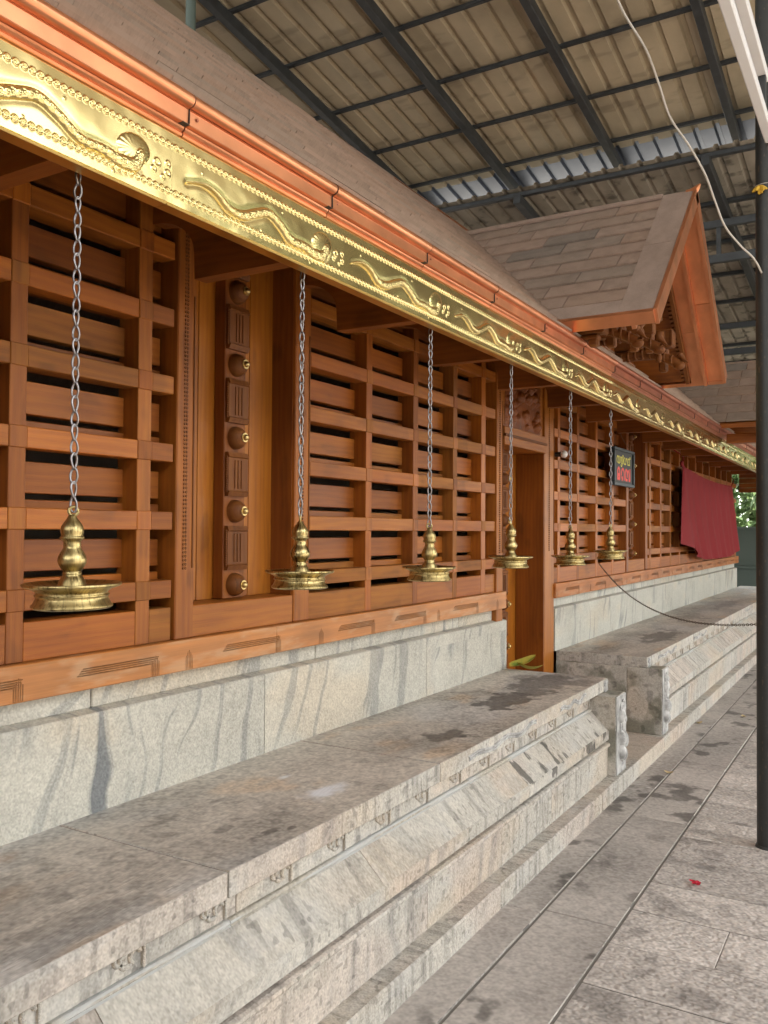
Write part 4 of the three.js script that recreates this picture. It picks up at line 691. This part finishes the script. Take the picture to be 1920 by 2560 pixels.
// fallen leaves, petals
function leafGeo(l, w, curl) { return grid(10, 4, (u, v) => { const s = u * 2 - 1, hw = w * Math.pow(1 - s * s, .6) * (1 - .25 * s), q = v * 2 - 1; return [u * l, curl * (s * s) * .5 + Math.abs(q) * hw * .45 + .003, q * hw]; }); }
{
  const g = std({ side: THREE.DoubleSide, roughness: .6, map: tex(128, 64, (u, v) => { const y = sst(.35, .6, fbm(u, v, 4, 3, 3, 960)); return [mix(.18, .40, y), mix(.26, .33, y), mix(.04, .05, y)]; }) });
  const t = thing('banana_leaf_scrap', 'torn green and yellow leaf lying on the bench end by the doorway', 'leaf', [-1.99, .622, -5.0]); t.base = [0, 0, 0];
  const a = new THREE.Mesh(leafGeo(.22, .045, .05), g); a.name = 'leaf_blade'; a.rotation.set(.28, 1.1, .02); a.position.set(-.05, .006, .03); const b = new THREE.Mesh(leafGeo(.17, .034, .07), g); b.name = 'leaf_blade'; b.rotation.set(-.25, .5, .05); b.position.set(-.03, .014, -.02); t.add(a, b);
  const pet = std({ color: lin(.52, .015, .04), roughness: .7, side: THREE.DoubleSide });
  const f = thing('red_petals', 'crumpled red flower petals on the rough paving', 'flower', [-.72, .001, -3.81]); f.base = [0, 0, 0];
  for (let k = 0; k < 5; k++) { const m = new THREE.Mesh(leafGeo(.026, .011, .012), pet); m.name = 'petal'; m.rotation.y = k * 1.35; m.position.set(rr(-.008, .008), k * .002, rr(-.008, .008)); f.add(m); }
  const dry = std({ color: lin(.50, .38, .2), roughness: .8, side: THREE.DoubleSide });
  for (const [x, z, r, lb] of [[-1.31, -6.97, 1, 'dry curled leaf at the foot of the far step'], [-1.02, -7.4, 2, 'tiny dry leaf on the paving beyond the doorway'], [-1.16, -5.45, 3, 'small dark twig leaf on the paving joint by the doorway']]) { const m = solo('dry_leaf', leafGeo(.06, .018, .03), dry, lb, 'leaf'); m.position.set(x, x < -1.3 ? .002 : .002, z); m.rotation.y = r; }
}
// small lamp bulb on the lattice beyond the door
{ const t = thing('wall_bulb', 'small round white bulb fixed on the lattice past the doorway', 'light bulb', [-2.1, 2.05, -6.0]); const s = new THREE.SphereGeometry(.027, 16, 12); s.translate(-2.06, 2.06, -6.03); part(t, 'globe', s, std({ color: lin(.7, .68, .66), roughness: .3 })); const c = new THREE.CylinderGeometry(.018, .018, .05, 14); c.rotateZ(Math.PI / 2); c.translate(-2.1, 2.06, -6.03); part(t, 'holder', c, M.black); }
console.log('small things');

// ---------------------------------------------------------------- shed roof
function corr(xa, xb, z0, z1, Y, pitch = .196, amp = .036) { // trapezoid ribbed sheet falling along -z
  const xs = [], n = Math.ceil((xb - xa) / pitch); for (let i = 0; i < n; i++) { const x = xa + i * pitch; xs.push([x, 0], [x + pitch * .68, 0], [x + pitch * .75, amp], [x + pitch * .93, amp]); } xs.push([xa + n * pitch, 0]);
  const P = [], U = [], th = .0008; const q = (a, b) => { for (const [p, z] of [[a, z0], [b, z0], [b, z1], [a, z0], [b, z1], [a, z1]]) { P.push(p[0], Y(z) + p[1], z); U.push(z / 3, p[0] / 1.5); } };
  for (let i = 0; i + 1 < xs.length; i++) q(xs[i], xs[i + 1]);
  const g = new THREE.BufferGeometry(); g.setAttribute('position', new THREE.BufferAttribute(new Float32Array(P), 3)); g.setAttribute('uv', new THREE.BufferAttribute(new Float32Array(U), 2)); g.computeVertexNormals(); return g;
}
{
  const YA = z => 6.6 + .128 * z, YB = z => 5.12 + .10 * (z + 8.4), pit = .1955, XA = -8.07 - .1955 * 33, XE = 4.15;
  const A = thing('shed_roof', 'brown ribbed metal shed roof on dark steel purlins over the temple', 'shed roof', [0, 5.5, -3]);
  for (let k = 0; k < 9; k++) for (const [z0, z1] of [[9.4, 3.41], [3.4, -2.75], [-2.74, -8.78]]) part(A, 'roof_sheet', corr(XA + k * pit * 11, XA + (k + 1) * pit * 11 - .001, z0, z1, YA, pit), M.sheet[k & 1]);
  for (let k = 0; k < 9; k++) part(A, 'bare_sheet', corr(XA + k * pit * 11, XA + (k + 1) * pit * 11 - .001, -8.78, -9.4, YA, pit), M.galv);
  const sl = Math.atan(.128), bar = (x0, x1, h, zc, w, off) => { const g = cbox(x0, x1, -h, 0, w / 2, -w / 2, .003); g.rotateX(-sl); g.translate(0, YA(zc) - off, zc); return boxUV(g, 1); };
  for (let z = 9.456; z > -9; z -= .782) part(A, 'purlin', bar(XA, XE, .036, z - .056, .034, .003), M.steel);
  for (let k = -8; k < 6; k++) { const x = -3.64 + 1.175 * k, L = 18.9, g = cbox(x - .035, x + .035, -.10, 0, L / 2, -L / 2, .004); g.rotateX(-sl); g.translate(0, YA(0) - .038, 0); part(A, 'rafter', boxUV(g, 1), M.steel); }
  const ebg = cbox(XE - .04, XE, -.08, 0, 9.4, -9.4, .004); ebg.rotateX(-sl); ebg.translate(0, YA(0) - .04, 0); part(A, 'edge_beam', boxUV(ebg, 1), M.steel);
  const Bq = thing('lower_shed_roof', 'older grimy ribbed shed roof beginning lower behind the copper gable', 'shed roof', [0, 4.8, -12]);
  const slB = Math.atan(.10);
  for (let k = 0; k < 8; k++) part(Bq, 'roof_sheet', corr(-12.41 + k * .178 * 12, -12.41 + (k + 1) * .178 * 12 - .001, -8.4, -17.4, YB, .178, .024), M.sheetOld);
  for (let z = -8.5; z > -17; z -= 1.0) { const g = cbox(-6, 4.5, -.045, 0, .025, -.025, .003); g.rotateX(-slB); g.translate(0, YB(z) - .004, z); part(Bq, 'purlin', boxUV(g, 1), M.steel); }
  for (let k = 0; k < 4; k++) { const x = -3.4 + k * 1.9, g = cbox(x - .04, x + .04, -.10, 0, 4.5, -4.5, .004); g.rotateX(-slB); g.translate(0, YB(-12.9) - .05, -12.9); part(Bq, 'rafter', boxUV(g, 1), M.steel); }
  for (const z of [-9.6, -13]) { part(Bq, 'truss_chord', boxUV(cbox(-5, 4.5, YB(z) - .62, YB(z) - .53, z, z - .06, .004), 1), M.steel); part(Bq, 'truss_chord', boxUV(cbox(-5, 4.5, YB(z) - .24, YB(z) - .16, z, z - .06, .004), 1), M.steel); for (let k = 0; k < 12; k++) { const x = -4.6 + k * .75; part(Bq, 'truss_web', boxUV(cbox(x, x + .045, YB(z) - .53, YB(z) - .24, z - .01, z - .05, .003), 1), M.steel); } }
}
console.log('shed');

// ---------------------------------------------------------------- trees
function treeKind(h, rx, ry, leaves, size, mats, o) {
  const G = [], dirs = [];
  const clumps = []; for (let k = 0; k < 26; k++) { const a = rnd() * 6.283, e = rr(-.7, 1), r = Math.sqrt(rnd()) ; clumps.push([Math.cos(a) * rx * r * Math.sqrt(1 - e * e * .6), h * .62 + e * ry, Math.sin(a) * rx * r * Math.sqrt(1 - e * e * .6), rr(.35, .75)]); }
  const P = [], U = [], N = [];
  for (let i = 0; i < leaves; i++) {
    const c = clumps[(rnd() * clumps.length) | 0]; const a = rnd() * 6.283, z = rr(-1, 1), q = Math.sqrt(1 - z * z), d = Math.cbrt(rnd()) * c[3] * rx * .55;
    const p = V3(c[0] + Math.cos(a) * q * d, c[1] + z * d * .8, c[2] + Math.sin(a) * q * d);
    const n = V3(rr(-1, 1), rr(.1, 1.2), rr(-1, 1)).normalize(), t = V3(rr(-1, 1), rr(-.6, .3), rr(-1, 1)).cross(n).normalize(), b = V3().crossVectors(n, t), s = size * rr(.6, 1.3);
    const v = [p, V3().copy(p).addScaledVector(t, s * .5).addScaledVector(b, s * .22), V3().copy(p).addScaledVector(t, s), V3().copy(p).addScaledVector(t, s * .5).addScaledVector(b, -s * .22)];
    v[1].addScaledVector(n, s * .08); v[3].addScaledVector(n, s * .08);
    const uu = rnd(); for (const k of [0, 1, 2, 0, 2, 3]) { P.push(v[k].x, v[k].y, v[k].z); U.push(uu, rnd() * .1); }
  }
  const crown = new THREE.BufferGeometry(); crown.setAttribute('position', new THREE.BufferAttribute(new Float32Array(P), 3)); crown.setAttribute('uv', new THREE.BufferAttribute(new Float32Array(U), 2)); crown.computeVertexNormals();
  const limbs = [tube([[0, 0, 0], [.06, h * .25, .04], [-.04, h * .5, -.05], [.03, h * .8, .02]], .13, 16, 8)];
  for (let k = 0; k < 9; k++) { const c = clumps[k]; limbs.push(tube([[0, h * .3 + k * .05 * h * .3, 0], [c[0] * .5, mix(h * .4, c[1], .6), c[2] * .5], [c[0], c[1], c[2]]], .04, 10, 6)); }
  return { crown, trunk: merge(limbs) };
}
{
  const tl = k => tex(64, 16, (u, v) => { const a = vn(u * 32, 3, 32, 8, 980 + k); return [mix(.07, .16, a), mix(.13, .25, a), mix(.035, .09, a)]; });
  const lm = [0, 1].map(k => new THREE.MeshPhysicalMaterial({ map: tl(k), roughness: .5, side: THREE.DoubleSide, transmission: .25, thickness: 0 }));
  const bark = std({ color: lin(.12, .09, .07), roughness: .95 });
  const kinds = [treeKind(6.5, 2.4, 2.3, 7000, .30, lm, 0), treeKind(4.2, 1.9, 1.7, 6500, .24, lm, 1)];
  const add = (x, z, k, s, r, label, group) => { const t = thing('broadleaf_tree', label, 'tree', [x, -.02, z], group); t.base = [0, 0, 0]; const a = new THREE.Mesh(kinds[k].trunk, bark), b = new THREE.Mesh(kinds[k].crown, lm[k]); a.name = 'trunk'; b.name = 'crown'; t.add(a, b); t.scale.setScalar(s); t.rotation.y = r; t.traverse(o => { o.castShadow = o.receiveShadow = true; }); };
  [[-1.6, -20.2, 1, .95, 0], [-4.0, -20.8, 1, 1.1, 2], [.9, -21, 1, 1.05, 4], [-2.6, -23.5, 0, 1.0, 1], [1.6, -24.5, 0, 1.1, 3]].forEach(a => add(...a, 'broad-leaved tree growing behind the sheet metal gate', 'trees behind the gate'));
  [[14.5, 8, 0, 1.1, 1.5], [15, 4.5, 0, 1.15, 1], [14.2, 1.2, 0, 1.05, 3.3], [15.4, -2, 0, 1.0, 5.1], [15, -5.2, 0, 1.05, 2], [16, -8.6, 0, 1.15, 4.4], [14.5, -13, 0, 1.35, 3], [13.5, -18.5, 0, 1.5, 4], [11, -24, 0, 1.5, 5], [8, -27, 0, 1.4, .5], [4.5, -29, 0, 1.3, 2.5]].forEach(a => add(...a, 'broad-leaved tree along the far side of the sunlit courtyard', 'trees along the courtyard'));
}
renderer.render(scene, camera);
